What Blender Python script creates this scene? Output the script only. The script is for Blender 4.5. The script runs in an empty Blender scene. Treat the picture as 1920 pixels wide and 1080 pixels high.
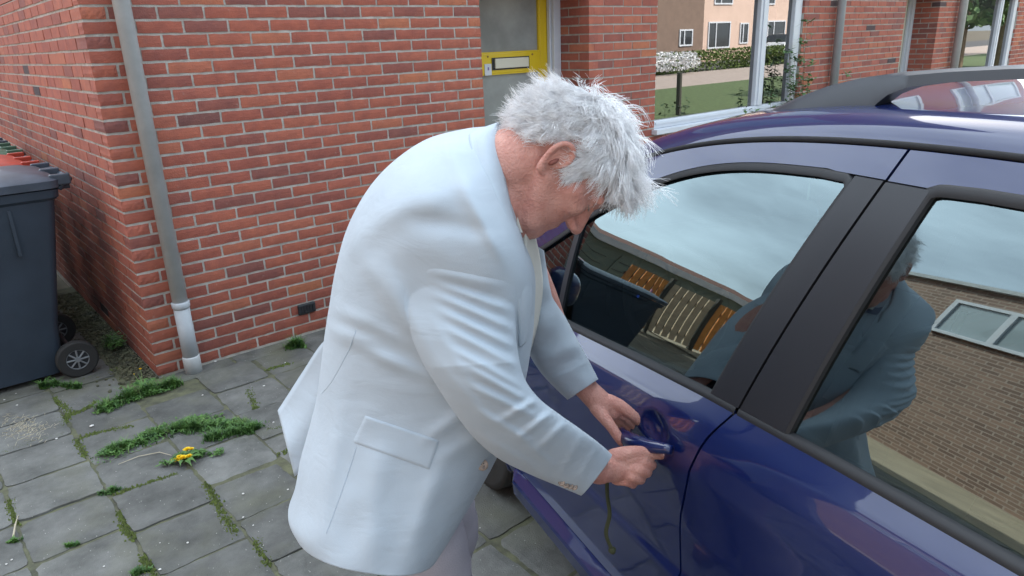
import bpy, bmesh, math, random
import numpy as np
from mathutils import Vector, Matrix, noise
random.seed(7); np.random.seed(7)
R_ = math.radians
sc = bpy.context.scene
col = sc.collection

# ---------------------------------------------------------------- camera
CAM = np.array([-0.79929, -3.89726, 1.62904])
RM = np.array([[0.75643892, -0.65312805, -0.03498431],
               [-0.23744046, -0.22437306, -0.94513425],
               [0.60944416, 0.72324303, -0.32480354]])      # rows: right, down, forward
F = 1350.1
cd = bpy.data.cameras.new('camera'); cam = bpy.data.objects.new('camera', cd); col.objects.link(cam)
cd.sensor_width = 36; cd.lens = F / 1920 * 36; cd.clip_start = 0.05; cd.clip_end = 600
cam.matrix_world = Matrix(((RM[0][0], -RM[1][0], -RM[2][0], CAM[0]), (RM[0][1], -RM[1][1], -RM[2][1], CAM[1]),
                           (RM[0][2], -RM[1][2], -RM[2][2], CAM[2]), (0, 0, 0, 1)))
sc.camera = cam
# ---------------------------------------------------------------- sky, sun, exposure
SUN_EL, SUN_AZ = R_(47), R_(33)          # azimuth from +Y towards +X
CLOUD = (10.5, 12.2, 13.6)        # thin veil of high cloud
w = bpy.data.worlds.new('World'); sc.world = w; w.use_nodes = True
nt = w.node_tree; nt.nodes.clear()
sky = nt.nodes.new('ShaderNodeTexSky'); sky.sky_type = 'NISHITA'; sky.sun_disc = False
sky.sun_elevation = SUN_EL; sky.sun_rotation = SUN_AZ; sky.air_density = 1.0; sky.dust_density = 5.0; sky.ozone_density = 1.0
bg = nt.nodes.new('ShaderNodeBackground'); bg.inputs[1].default_value = 0.055
wo = nt.nodes.new('ShaderNodeOutputWorld')
tcw = nt.nodes.new('ShaderNodeTexCoord'); mpw = nt.nodes.new('ShaderNodeMapping'); mpw.inputs['Scale'].default_value = (1, 1, 2.6)
nzw = nt.nodes.new('ShaderNodeTexNoise'); nzw.inputs['Scale'].default_value = 2.2; nzw.inputs['Detail'].default_value = 6; nzw.inputs['Roughness'].default_value = .55
mrw = nt.nodes.new('ShaderNodeMapRange'); mrw.inputs[1].default_value = .30; mrw.inputs[2].default_value = .72; mrw.inputs[3].default_value = .20; mrw.inputs[4].default_value = .60
mxw = nt.nodes.new('ShaderNodeMix'); mxw.data_type = 'RGBA'; mxw.inputs[7].default_value = (CLOUD[0], CLOUD[1], CLOUD[2], 1)
nt.links.new(tcw.outputs['Generated'], mpw.inputs[0]); nt.links.new(mpw.outputs[0], nzw.inputs[0]); nt.links.new(nzw.outputs[0], mrw.inputs[0]); nt.links.new(mrw.outputs[0], mxw.inputs[0])
# cloud is brighter on the sunward side
dtw = nt.nodes.new('ShaderNodeVectorMath'); dtw.operation = 'DOT_PRODUCT'; nrw = nt.nodes.new('ShaderNodeVectorMath'); nrw.operation = 'NORMALIZE'
nt.links.new(tcw.outputs['Generated'], nrw.inputs[0]); nt.links.new(nrw.outputs[0], dtw.inputs[0])
dtw.inputs[1].default_value = (math.sin(SUN_AZ) * math.cos(SUN_EL), math.cos(SUN_AZ) * math.cos(SUN_EL), math.sin(SUN_EL))
g1 = nt.nodes.new('ShaderNodeMapRange'); g1.inputs[1].default_value = -.2; g1.inputs[2].default_value = 1; g1.inputs[3].default_value = .8; g1.inputs[4].default_value = 4.2
nt.links.new(dtw.outputs['Value'], g1.inputs[0])
g2 = nt.nodes.new('ShaderNodeVectorMath'); g2.operation = 'SCALE'; g2.inputs[0].default_value = CLOUD; nt.links.new(g1.outputs[0], g2.inputs['Scale']); nt.links.new(g2.outputs[0], mxw.inputs[7])
nt.links.new(sky.outputs[0], mxw.inputs[6]); nt.links.new(mxw.outputs[2], bg.inputs[0]); nt.links.new(bg.outputs[0], wo.inputs[0])
sd = bpy.data.lights.new('sun', 'SUN'); sd.energy = 5.0; sd.angle = R_(.6); sd.color = (1, .93, .84)
so = bpy.data.objects.new('sun', sd); col.objects.link(so)
sdir = Vector((math.sin(SUN_AZ) * math.cos(SUN_EL), math.cos(SUN_AZ) * math.cos(SUN_EL), math.sin(SUN_EL)))
so.rotation_euler = sdir.to_track_quat('Z', 'Y').to_euler()
sc.view_settings.view_transform = 'Standard'; sc.view_settings.look = 'None'
sc.view_settings.exposure = 1.80; sc.view_settings.gamma = 1; sc.view_settings.use_curve_mapping = False
sc.render.engine = 'CYCLES'

# ---------------------------------------------------------------- helpers
def ray(x, y): return RM.T @ np.array([(x - 960) / F, (y - 540) / F, 1.0])
def at(x, y, D): return CAM + ray(x, y) * D
def onz(x, y, z=0.0):
    d = ray(x, y); return CAM + d * (z - CAM[2]) / d[2]
def tag(o, label=None, cat=None, group=None, kind=None):
    if label: o['label'] = label
    if cat: o['category'] = cat
    if group: o['group'] = group
    if kind: o['kind'] = kind
    return o
def empty(name, loc=(0, 0, 0), rz=0, label=None, cat=None, group=None):
    o = bpy.data.objects.new(name, None); col.objects.link(o); o.empty_display_size = .1
    o.location = loc; o.rotation_euler = (0, 0, rz); return tag(o, label, cat, group)
def link(name, me, mat=None, parent=None, loc=None, smooth=False):
    o = bpy.data.objects.new(name, me); col.objects.link(o)
    if mat and not me.materials: me.materials.append(mat)
    if parent: o.parent = parent
    if loc is not None: o.location = loc
    if smooth:
        me.polygons.foreach_set('use_smooth', [True] * len(me.polygons))
    return o
def mesh(name, vs, fs, mat=None, parent=None, smooth=False, loc=None):
    me = bpy.data.meshes.new(name); me.from_pydata([tuple(map(float, v)) for v in vs], [], fs); me.update()
    return link(name, me, mat, parent, loc, smooth)
def fixn(o):
    bm = bmesh.new(); bm.from_mesh(o.data); bmesh.ops.recalc_face_normals(bm, faces=bm.faces); bm.to_mesh(o.data); bm.free(); return o
class MB:
    def __init__(s): s.v = []; s.f = []
    def box(s, a, b, M=None):
        n = len(s.v)
        for z in (a[2], b[2]):
            for x, y in ((a[0], a[1]), (b[0], a[1]), (b[0], b[1]), (a[0], b[1])):
                p = (x, y, z); s.v.append(tuple(M @ Vector(p)) if M else p)
        for q in ((3, 2, 1, 0), (4, 5, 6, 7), (0, 1, 5, 4), (1, 2, 6, 5), (2, 3, 7, 6), (3, 0, 4, 7)): s.f.append(tuple(n + i for i in q))
        return s
    def tube(s, pts, r, seg=8, cap=True):
        pts = [np.array(p, float) for p in pts]; rs = r if hasattr(r, '__len__') else [r] * len(pts)
        n0 = len(s.v); up = None
        for i, p in enumerate(pts):
            t = pts[min(i + 1, len(pts) - 1)] - pts[max(i - 1, 0)]; t = t / (np.linalg.norm(t) + 1e-9)
            if up is None:
                up = np.array([0, 0, 1.]) if abs(t[2]) < .9 else np.array([1., 0, 0])
            a = np.cross(t, up); a /= np.linalg.norm(a) + 1e-9; b = np.cross(a, t); up = b
            for k in range(seg):
                th = 2 * math.pi * k / seg
                s.v.append(tuple(p + rs[i] * (math.cos(th) * a + math.sin(th) * b)))
        for i in range(len(pts) - 1):
            for k in range(seg):
                k2 = (k + 1) % seg
                s.f.append((n0 + i * seg + k, n0 + i * seg + k2, n0 + (i + 1) * seg + k2, n0 + (i + 1) * seg + k))
        if cap:
            s.f.append(tuple(n0 + k for k in range(seg))[::-1]); m = n0 + (len(pts) - 1) * seg
            s.f.append(tuple(m + k for k in range(seg)))
        return s
    def build(s, name, mat=None, parent=None, smooth=False):
        return mesh(name, s.v, s.f, mat, parent, smooth)
def grid_faces(nu, nv, off=0, wrapu=False):
    f = []
    for i in range(nu - (0 if wrapu else 1)):
        for j in range(nv - 1):
            a = off + i * nv + j; b = off + ((i + 1) % nu) * nv + j
            f.append((a, b, b + 1, a + 1))
    return f
def bevel(o, w=.004, seg=2):
    m = o.modifiers.new('b', 'BEVEL'); m.width = w; m.segments = seg; m.limit_method = 'ANGLE'; return o
def apply_mods(o):
    dg = bpy.context.evaluated_depsgraph_get(); me = bpy.data.meshes.new_from_object(o.evaluated_get(dg))
    old = o.data; o.modifiers.clear(); o.data = me; return o

# ---------------------------------------------------------------- materials
def srgb(r, g, b):
    f = lambda c: (c / 255 / 12.92) if c / 255 <= .04045 else ((c / 255 + .055) / 1.055) ** 2.4
    return (f(r), f(g), f(b), 1)
def pmat(name, c, rough=.6, metal=0, spec=.5, var=.0, vscale=8, bump=0, bscale=60, coat=0, sheen=0, sss=0, hue2=None, trans=0):
    m = bpy.data.materials.new(name); m.use_nodes = True; n = m.node_tree.nodes; L = m.node_tree.links
    b = n['Principled BSDF']; b.inputs['Base Color'].default_value = c if len(c) == 4 else (*c, 1)
    b.inputs['Roughness'].default_value = rough; b.inputs['Metallic'].default_value = metal
    b.inputs['Specular IOR Level'].default_value = spec; b.inputs['Coat Weight'].default_value = coat
    b.inputs['Coat Roughness'].default_value = .03
    b.inputs['Sheen Weight'].default_value = sheen
    if trans: b.inputs['Transmission Weight'].default_value = trans
    if sss:
        b.inputs['Subsurface Weight'].default_value = sss; b.inputs['Subsurface Radius'].default_value = (.012, .005, .003); b.inputs['Subsurface Scale'].default_value = 1
    tc = n.new('ShaderNodeTexCoord')
    if var or hue2:
        nz = n.new('ShaderNodeTexNoise'); nz.inputs['Scale'].default_value = vscale; nz.inputs['Detail'].default_value = 5; nz.inputs['Roughness'].default_value = .6
        L.new(tc.outputs['Object'], nz.inputs['Vector'])
        mx = n.new('ShaderNodeMix'); mx.data_type = 'RGBA'
        c3 = np.array(c[:3])
        mx.inputs[6].default_value = (*(c3 * (1 - var)), 1); mx.inputs[7].default_value = hue2 if hue2 else (*np.minimum(c3 * (1 + var), 1), 1)
        rp = n.new('ShaderNodeMapRange'); rp.inputs[1].default_value = .35; rp.inputs[2].default_value = .65
        L.new(nz.outputs['Fac'], rp.inputs[0]); L.new(rp.outputs[0], mx.inputs[0]); L.new(mx.outputs[2], b.inputs['Base Color'])
    if bump:
        nb = n.new('ShaderNodeTexNoise'); nb.inputs['Scale'].default_value = bscale; nb.inputs['Detail'].default_value = 6
        L.new(tc.outputs['Object'], nb.inputs['Vector'])
        bp = n.new('ShaderNodeBump'); bp.inputs['Strength'].default_value = bump; bp.inputs['Distance'].default_value = .003
        L.new(nb.outputs['Fac'], bp.inputs['Height']); L.new(bp.outputs[0], b.inputs['Normal'])
    return m
def brick_mat(name, obj_random=True):
    m = pmat(name, (.4, .12, .07), rough=.85, bump=.9, bscale=140); n = m.node_tree.nodes; L = m.node_tree.links; b = n['Principled BSDF']
    if obj_random:
        s = n.new('ShaderNodeObjectInfo').outputs['Random']
    else:
        a = n.new('ShaderNodeAttribute'); a.attribute_name = 'rnd'; s = a.outputs['Fac']
    cr = n.new('ShaderNodeValToRGB'); e = cr.color_ramp; e.interpolation = 'LINEAR'
    cols = [(0, (.055, .05, .062)), (.006, (.09, .055, .06)), (.012, (.27, .10, .085)), (.2, (.36, .107, .078)), (.45, (.41, .122, .082)), (.7, (.44, .138, .090)), (.9, (.43, .135, .098)), (1, (.50, .175, .092))]
    e.elements[0].position = 0; e.elements[0].color = (*cols[0][1], 1); e.elements[1].position = 1; e.elements[1].color = (*cols[-1][1], 1)
    for p, c in cols[1:-1]:
        q = e.elements.new(p); q.color = (*c, 1)
    L.new(s, cr.inputs[0])
    geo = n.new('ShaderNodeNewGeometry')
    nz = n.new('ShaderNodeTexNoise'); nz.inputs['Scale'].default_value = 11; nz.inputs['Detail'].default_value = 6; nz.inputs['Roughness'].default_value = .7
    L.new(geo.outputs['Position'], nz.inputs['Vector'])
    mx = n.new('ShaderNodeMix'); mx.data_type = 'RGBA'; mx.blend_type = 'MULTIPLY'; mx.inputs[0].default_value = 1
    cr2 = n.new('ShaderNodeValToRGB'); e = cr2.color_ramp; e.elements[0].position = .3; e.elements[0].color = (.68, .66, .70, 1); e.elements[1].position = .68; e.elements[1].color = (1.0, .95, .86, 1)
    L.new(nz.outputs['Fac'], cr2.inputs[0]); L.new(cr.outputs[0], mx.inputs[6]); L.new(cr2.outputs[0], mx.inputs[7]); 
    # darker towards the foot of the wall
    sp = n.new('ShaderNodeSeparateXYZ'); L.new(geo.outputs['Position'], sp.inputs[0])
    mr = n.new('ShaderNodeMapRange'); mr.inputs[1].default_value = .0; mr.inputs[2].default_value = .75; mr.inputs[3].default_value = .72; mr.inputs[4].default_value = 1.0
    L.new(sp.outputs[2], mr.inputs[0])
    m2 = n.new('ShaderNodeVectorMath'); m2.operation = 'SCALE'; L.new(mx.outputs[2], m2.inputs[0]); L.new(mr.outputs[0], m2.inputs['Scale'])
    # mortar smears
    n3 = n.new('ShaderNodeTexNoise'); n3.inputs['Scale'].default_value = 38; n3.inputs['Detail'].default_value = 7; L.new(geo.outputs['Position'], n3.inputs['Vector'])
    r3 = n.new('ShaderNodeMapRange'); r3.inputs[1].default_value = .62; r3.inputs[2].default_value = .8; r3.inputs[4].default_value = .35; L.new(n3.outputs['Fac'], r3.inputs[0])
    m3 = n.new('ShaderNodeMix'); m3.data_type = 'RGBA'; L.new(r3.outputs[0], m3.inputs[0]); L.new(m2.outputs[0], m3.inputs[6]); m3.inputs[7].default_value = (.4, .3, .25, 1)
    L.new(m3.outputs[2], b.inputs['Base Color'])
    return m
M = {}
M['brick'] = brick_mat('brick', True); M['brick_s'] = brick_mat('brick_joined', False)
M['mortar'] = pmat('mortar', (.40, .37, .33), .95, var=.2, vscale=15, bump=1, bscale=180, hue2=(.48, .45, .41, 1))
M['upper'] = pmat('upper_brick', (.36, .12, .08), .9)
def slab_mat(name, base):
    m = pmat(name, base, .9, bump=.8, bscale=220); n = m.node_tree.nodes; L = m.node_tree.links; b = n['Principled BSDF']
    geo = n.new('ShaderNodeNewGeometry')
    oi = n.new('ShaderNodeObjectInfo')
    cr = n.new('ShaderNodeValToRGB'); e = cr.color_ramp; c = np.array(base)
    e.elements[0].position = .28; e.elements[0].color = (*(c * [.42, .43, .42]), 1); e.elements[1].position = .75; e.elements[1].color = (*(c * [1.35, 1.35, 1.35]), 1)
    nz = n.new('ShaderNodeTexNoise'); nz.inputs['Scale'].default_value = 5; nz.inputs['Detail'].default_value = 8; nz.inputs['Roughness'].default_value = .68
    L.new(geo.outputs['Position'], nz.inputs['Vector']); L.new(nz.outputs['Fac'], cr.inputs[0])
    mr = n.new('ShaderNodeMapRange'); mr.inputs[3].default_value = .78; mr.inputs[4].default_value = 1.22; L.new(oi.outputs['Random'], mr.inputs[0])
    sc_ = n.new('ShaderNodeVectorMath'); sc_.operation = 'SCALE'; L.new(cr.outputs[0], sc_.inputs[0]); L.new(mr.outputs[0], sc_.inputs['Scale'])
    # brownish-green film
    n2 = n.new('ShaderNodeTexNoise'); n2.inputs['Scale'].default_value = 2.3; n2.inputs['Detail'].default_value = 6; L.new(geo.outputs['Position'], n2.inputs['Vector'])
    r2 = n.new('ShaderNodeMapRange'); r2.inputs[1].default_value = .5; r2.inputs[2].default_value = .72; r2.inputs[4].default_value = .75; L.new(n2.outputs['Fac'], r2.inputs[0])
    m1 = n.new('ShaderNodeMix'); m1.data_type = 'RGBA'; L.new(r2.outputs[0], m1.inputs[0]); L.new(sc_.outputs[0], m1.inputs[6]); m1.inputs[7].default_value = (.115, .115, .075, 1)
    # pale grains
    v = n.new('ShaderNodeTexVoronoi'); v.inputs['Scale'].default_value = 75; L.new(geo.outputs['Position'], v.inputs['Vector'])
    r3 = n.new('ShaderNodeMapRange'); r3.inputs[1].default_value = .16; r3.inputs[2].default_value = .10; L.new(v.outputs['Distance'], r3.inputs[0])
    n4 = n.new('ShaderNodeTexNoise'); n4.inputs['Scale'].default_value = 45; L.new(geo.outputs['Position'], n4.inputs['Vector'])
    r4 = n.new('ShaderNodeMapRange'); r4.inputs[1].default_value = .56; r4.inputs[2].default_value = .64; L.new(n4.outputs['Fac'], r4.inputs[0])
    mu = n.new('ShaderNodeMath'); mu.operation = 'MULTIPLY'; L.new(r3.outputs[0], mu.inputs[0]); L.new(r4.outputs[0], mu.inputs[1])
    m2 = n.new('ShaderNodeMix'); m2.data_type = 'RGBA'; L.new(mu.outputs[0], m2.inputs[0]); L.new(m1.outputs[2], m2.inputs[6]); m2.inputs[7].default_value = (.42, .41, .37, 1)
    L.new(m2.outputs[2], b.inputs['Base Color']); return m
M['slab'] = slab_mat('concrete_slab', (.134, .133, .125))
M['soil'] = pmat('joint_soil', (.085, .085, .06), 1, var=.3, vscale=14, bump=1, bscale=90, hue2=(.13, .13, .075, 1))
M['paint'] = pmat('blue_car_paint', (.0012, .0082, .070), .36, spec=.25, metal=.0, coat=1); M['paint'].node_tree.nodes['Principled BSDF'].inputs['Coat IOR'].default_value = 1.55
M['blacktrim'] = pmat('black_matte_trim', (.018, .019, .024), .42, spec=.4)
M['rubber'] = pmat('rubber_seal', (.020, .021, .024), .6, spec=.35)
M['rail'] = pmat('grey_rail_plastic', (.04, .046, .056), .42, spec=.45)
M['tyre'] = pmat('tyre_rubber', (.02, .02, .02), .8)
M['alloy'] = pmat('alloy', (.3, .3, .32), .35, metal=.9)
M['interior'] = pmat('dark_interior', (.03, .034, .038), .8)
M['seat'] = pmat('seat_cloth', (.05, .055, .065), .9)
M['underbody'] = pmat('underbody', (.012, .012, .014), .9)
M['coat'] = pmat('pale_blue_wool', (.385, .44, .495), .92, bump=.22, bscale=900, sheen=.1, var=.035, vscale=7)
_n = M['coat'].node_tree.nodes; _L = M['coat'].node_tree.links; _b = _n['Principled BSDF']; _bp = _b.inputs['Normal'].links[0].from_node
_tc = _n.new('ShaderNodeTexCoord'); _mp = _n.new('ShaderNodeMapping'); _mp.inputs['Scale'].default_value = (9, 9, 22); _mp.inputs['Rotation'].default_value = (.3, .5, .2)
_nz = _n.new('ShaderNodeTexNoise'); _nz.inputs['Scale'].default_value = 1; _nz.inputs['Detail'].default_value = 3; _nz.inputs['Distortion'].default_value = .8
_L.new(_tc.outputs['Object'], _mp.inputs[0]); _L.new(_mp.outputs[0], _nz.inputs[0]); _b2 = _n.new('ShaderNodeBump'); _b2.inputs['Strength'].default_value = .25; _b2.inputs['Distance'].default_value = .010
_L.new(_nz.outputs[0], _b2.inputs['Height']); _L.new(_b2.outputs[0], _bp.inputs['Normal'])
M['shirt'] = pmat('cream_knit', (.62, .60, .54), .9, bump=.3, bscale=200)
M['lining'] = pmat('dark_collar_lining', (.12, .14, .2), .8)
M['trouser'] = pmat('pale_trouser', (.42, .39, .43), .9, bump=.3, bscale=300)
M['skin'] = pmat('skin', (.50, .225, .18), .5, spec=.35, sss=.12, vscale=26, hue2=(.56, .29, .235, 1), var=.06, bump=.9, bscale=240)
M['earshade'] = pmat('ear_shade_red', (.20, .065, .05), .8); M['nail'] = pmat('nail', (.62, .38, .33), .35)
M['hair'] = pmat('white_hair', (.90, .89, .91), .7, spec=.15, var=.14, vscale=70)
M['scalp'] = pmat('scalp_undercoat_hair', (.66, .64, .65), .8)  # greyer white of the undercoat that covers the scalp
M['brow'] = pmat('brow', (.28, .22, .2), .8)
M['eye'] = pmat('eye', (.25, .2, .18), .2)
M['shoe'] = pmat('brown_leather', (.09, .05, .03), .5)
M['button'] = pmat('horn_button', (.30, .22, .17), .35, var=.5, vscale=90)
M['olive'] = pmat('olive_strap', (.040, .046, .020), .85)
M['pipe'] = pmat('grey_pvc', (.44, .46, .47), .45, var=.10, vscale=6, spec=.4)
M['pipe2'] = pmat('pale_grey_pvc', (.36, .385, .41), .5, var=.08, vscale=9, spec=.4)
M['whitepaint'] = pmat('white_paint', (.62, .65, .70), .4, var=.04, vscale=5)
M['yellow'] = pmat('yellow_paint', (.72, .50, .012), .35, coat=.3)
M['cream'] = pmat('cream_metal', (.66, .62, .50), .4)
M['black'] = pmat('black_plastic', (.02, .024, .028), .5)
M['frost'] = pmat('frosted_glass', (.27, .28, .27), .32, spec=.5, var=.25, vscale=2.2)
M['bin'] = pmat('bin_plastic', (.028, .040, .058), .48, spec=.4, var=.12, vscale=4, bump=.25, bscale=250)
M['binlid'] = pmat('bin_lid_plastic', (.06, .075, .10), .42, spec=.5, var=.25, vscale=9)
M['redlid'] = pmat('red_plastic', (.42, .045, .02), .5, var=.2, vscale=7)
M['greenlid'] = pmat('green_plastic', (.06, .13, .08), .5)
M['asphalt'] = pmat('asphalt', (.06, .06, .062), .9, bump=.5, bscale=90)
M['path'] = pmat('pinkish_paving', (.30, .25, .22), .9, var=.1, vscale=3)
M['sand'] = pmat('sandy_paving', (.24, .20, .14), .9, var=.15, vscale=2)
M['earth'] = pmat('earth', (.10, .085, .06), 1, var=.3, vscale=4)
M['lawn'] = pmat('lawn', (.065, .10, .035), .95, var=.35, vscale=9, bump=1, bscale=60)
M['leaf'] = pmat('weed_leaf', (.035, .11, .025), .6, var=.35, vscale=30, hue2=(.10, .21, .04, 1))
M['leafpale'] = pmat('pale_leaf', (.13, .20, .06), .6)
M['moss'] = pmat('moss', (.10, .13, .03), .95, var=.4, vscale=60, bump=1, bscale=300)
M['petal'] = pmat('yellow_petal', (.80, .55, .01), .6)
M['stem'] = pmat('stem', (.20, .26, .10), .6)
M['hedge'] = pmat('hedge', (.09, .14, .03), .9, var=.4, vscale=12)
M['twig'] = pmat('twig', (.16, .12, .07), .8)
M['drygrass'] = pmat('dry_stalk', (.42, .37, .27), .8)
M['stone'] = pmat('white_pebble', (.6, .58, .55), .8)
M['render_pink'] = pmat('pinkish_render', (.62, .46, .38), .9, var=.06, vscale=1)
M['render_brown'] = pmat('brown_brick_wall', (.20, .14, .11), .9, var=.1, vscale=2)
M['darkglass'] = pmat('dark_pane', (.04, .045, .05), .08, spec=.8)
M['skyglass'] = pmat('roof_light_glass', (.35, .42, .45), .1, spec=1)
M['whitecar'] = pmat('white_car_paint', (.75, .76, .78), .25, coat=1)
M['greenwall'] = pmat('green_grey_panel', (.17, .21, .18), .7)
M['orange'] = pmat('orange_timber', (.72, .30, .08), .7, var=.15, vscale=6)
M['paletimber'] = pmat('weathered_timber', (.60, .48, .34), .8, var=.15, vscale=6)
M['postdark'] = pmat('dark_post', (.07, .07, .06), .8)
M['lamp_blue'] = pmat('instrument', (.02, .03, .1), .4)
n_ = M['lamp_blue'].node_tree.nodes['Principled BSDF']; n_.inputs['Emission Color'].default_value = (.05, .15, 1, 1); n_.inputs['Emission Strength'].default_value = .12
def glass_mat(name, tint, refl_ior=1.6, spec_tint=(1, 1, 1, 1)):
    m = bpy.data.materials.new(name); m.use_nodes = True; n = m.node_tree.nodes; L = m.node_tree.links; n.clear()
    o = n.new('ShaderNodeOutputMaterial'); t = n.new('ShaderNodeBsdfTransparent'); t.inputs[0].default_value = tint
    g = n.new('ShaderNodeBsdfGlossy'); g.inputs['Roughness'].default_value = .0; g.inputs[0].default_value = spec_tint
    f = n.new('ShaderNodeFresnel'); f.inputs[0].default_value = refl_ior; mx = n.new('ShaderNodeMixShader')
    L.new(f.outputs[0], mx.inputs[0]); L.new(t.outputs[0], mx.inputs[1]); L.new(g.outputs[0], mx.inputs[2]); L.new(mx.outputs[0], o.inputs[0])
    return m
M['carglass'] = glass_mat('tinted_car_glass', (.20, .27, .27, 1), 2.35, (.78, .96, 1, 1))
M['houseglass'] = glass_mat('window_glass', (.35, .36, .36, 1), 2.9)

# roof tile material for the neighbour
def tile_mat():
    m = pmat('brown_roof_tiles', (.2, .12, .08), .85); n = m.node_tree.nodes; L = m.node_tree.links
    br = n.new('ShaderNodeTexBrick'); tc = n.new('ShaderNodeTexCoord'); L.new(tc.outputs['UV'], br.inputs['Vector'])
    br.inputs['Color1'].default_value = (.30, .19, .14, 1); br.inputs['Color2'].default_value = (.17, .105, .08, 1); br.inputs['Mortar'].default_value = (.36, .29, .24, 1)
    br.inputs['Scale'].default_value = 1; br.inputs['Brick Width'].default_value = .26; br.inputs['Row Height'].default_value = .085; br.inputs['Mortar Size'].default_value = .012
    L.new(br.outputs[0], n['Principled BSDF'].inputs['Base Color']); return m
M['tiles'] = tile_mat()

#PART2
# ================================================================ SETTING
def sheet(name, x0, y0, x1, y1, z, mat, sub=1):
    o = mesh(name, [(x0, y0, z), (x1, y0, z), (x1, y1, z), (x0, y1, z)], [(0, 1, 2, 3)], M[mat]); tag(o, kind='structure'); return o
sheet('ground', -200, -200, 200, 200, -.045, 'earth')
drive = sheet('driveway', -3.6, -7.5, 3.3, 2.2, -.009, 'soil')
sheet('sandy_yard', -30, -7.5, -3.6, 30, -.012, 'sand')
sheet('front_lawn', 5.5, -11, 60, -3.2, -.012, 'lawn')
sheet('front_path', 3.3, -3.2, 60, -1.3, -.02, 'path')
sheet('pavement', -40, -16.5, 90, -11, -.02, 'path')
sheet('road', -60, -23.4, 120, -16.5, -.03, 'asphalt')

# paving slabs, 30 cm, laid in columns towards the house
def slab_mesh(seed):
    rs = random.Random(seed); n = 11; s = .1485; vs = []; fs = []
    for i in range(n):
        for j in range(n):
            u = -1 + 2 * i / (n - 1); v = -1 + 2 * j / (n - 1); e = max(abs(u), abs(v)) == 1
            c = abs(u) == 1 and abs(v) == 1
            k = 1 - (rs.uniform(.01, .05) if c else 0)
            vs.append((u * s * k + (rs.uniform(-.0055, .0018) * (1 if u > 0 else -1) if e else 0), v * s * k + (rs.uniform(-.0055, .0018) * (1 if v > 0 else -1) if e else 0),
                       (-.004 if e else 0) + rs.uniform(-.0007, .0007)))
    fs = [(i * n + j, (i + 1) * n + j, (i + 1) * n + j + 1, i * n + j + 1) for i in range(n - 1) for j in range(n - 1)]
    b = [j for j in range(n)] + [i * n + n - 1 for i in range(1, n)] + [(n - 1) * n + j for j in range(n - 2, -1, -1)] + [i * n for i in range(n - 2, 0, -1)]
    o = len(vs)
    for k in b: vs.append((vs[k][0], vs[k][1], -.03))
    for q in range(len(b)):
        q2 = (q + 1) % len(b); fs.append((b[q], b[q2], o + q2, o + q))
    me = bpy.data.meshes.new('paving_slab'); me.from_pydata(vs, [], fs); me.update(); me.materials.append(M['slab']); return me
SL = [slab_mesh(i) for i in range(12)]
PITCH = .3055
colphase = {-2: -.955, -1: -1.26, 0: -1.02, 1: -1.215, 2: -2.245, 3: -2.245}
far_v = MB(); cnt = 0
for k in range(-11, 12):
    xc = -.465 + PITCH * (k + .5)
    if xc > 3.2 or xc < -3.5: continue
    ph = colphase.get(k, random.uniform(0, .3)) 
    n0 = int(math.floor((-7.2 - ph) / PITCH)); n1 = int(math.ceil((2.1 - ph) / PITCH))
    for n in range(n0, n1):
        yc = ph + PITCH * (n + .5)
        if xc > -.05 and yc > -.16:
            continue
        vis = (-1.9 < xc < 1.35 and -3.3 < yc < 1.6)
        dz = random.uniform(-.006, .003)
        if vis:
            o = bpy.data.objects.new('paving_slab', SL[random.randrange(12)]); col.objects.link(o); o.parent = drive
            o.location = (xc + random.uniform(-.002, .002), yc + random.uniform(-.002, .002), dz)
            o.rotation_euler = (random.uniform(-.014, .014), random.uniform(-.014, .014), random.uniform(-.012, .012) + math.pi / 2 * 0); cnt += 1
        else:
            far_v.box((xc - .147, yc - .147, -.03), (xc + .147, yc + .147, dz))
# narrow cut row against the front wall and beside the side wall
for i in range(7):
    xa = .02 + i * .36
    o = bpy.data.objects.new('paving_slab', SL[i % 6]); col.objects.link(o); o.parent = drive
    o.location = (xa + .178, -.072, -.002); o.scale = (1.18, .46, 1)
tag(far_v.build('paving_slab', M['slab'], drive), kind='stuff')

# ---------------------------------------------------------------- bricks
H = .06364; BL = .208; J = .012
def brick_mesh(L, seed):
    rs = random.Random(seed); nx, nz = 8, 4; vs = []; h = H - J
    for i in range(nx):
        for j in range(nz):
            x = L * i / (nx - 1); z = h * j / (nz - 1); ex = i in (0, nx - 1); ez = j in (0, nz - 1)
            vs.append((x + (rs.uniform(-.0016, .0016) if ex else 0), (.0016 if (ex or ez) else 0) + rs.uniform(-.0006, .0008), z + (rs.uniform(-.0014, .0014) if ez else 0)))
    fs = [(i * nz + j, (i + 1) * nz + j, (i + 1) * nz + j + 1, i * nz + j + 1) for i in range(nx - 1) for j in range(nz - 1)]
    b = [i * nz for i in range(nx)] + [(nx - 1) * nz + j for j in range(1, nz)] + [i * nz + nz - 1 for i in range(nx - 2, -1, -1)] + [j for j in range(nz - 2, 0, -1)]
    o = len(vs)
    for k in b: vs.append((vs[k][0], .1, vs[k][2]))
    for q in range(len(b)):
        q2 = (q + 1) % len(b); fs.append((b[q2], b[q], o + q, o + q2))
    me = bpy.data.meshes.new('brick'); me.from_pydata(vs, [], fs); me.update(); me.materials.append(M['brick']); return me
BM = [brick_mesh(BL, s) for s in range(6)]; BH = [brick_mesh(.098, s + 20) for s in range(4)]
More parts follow.
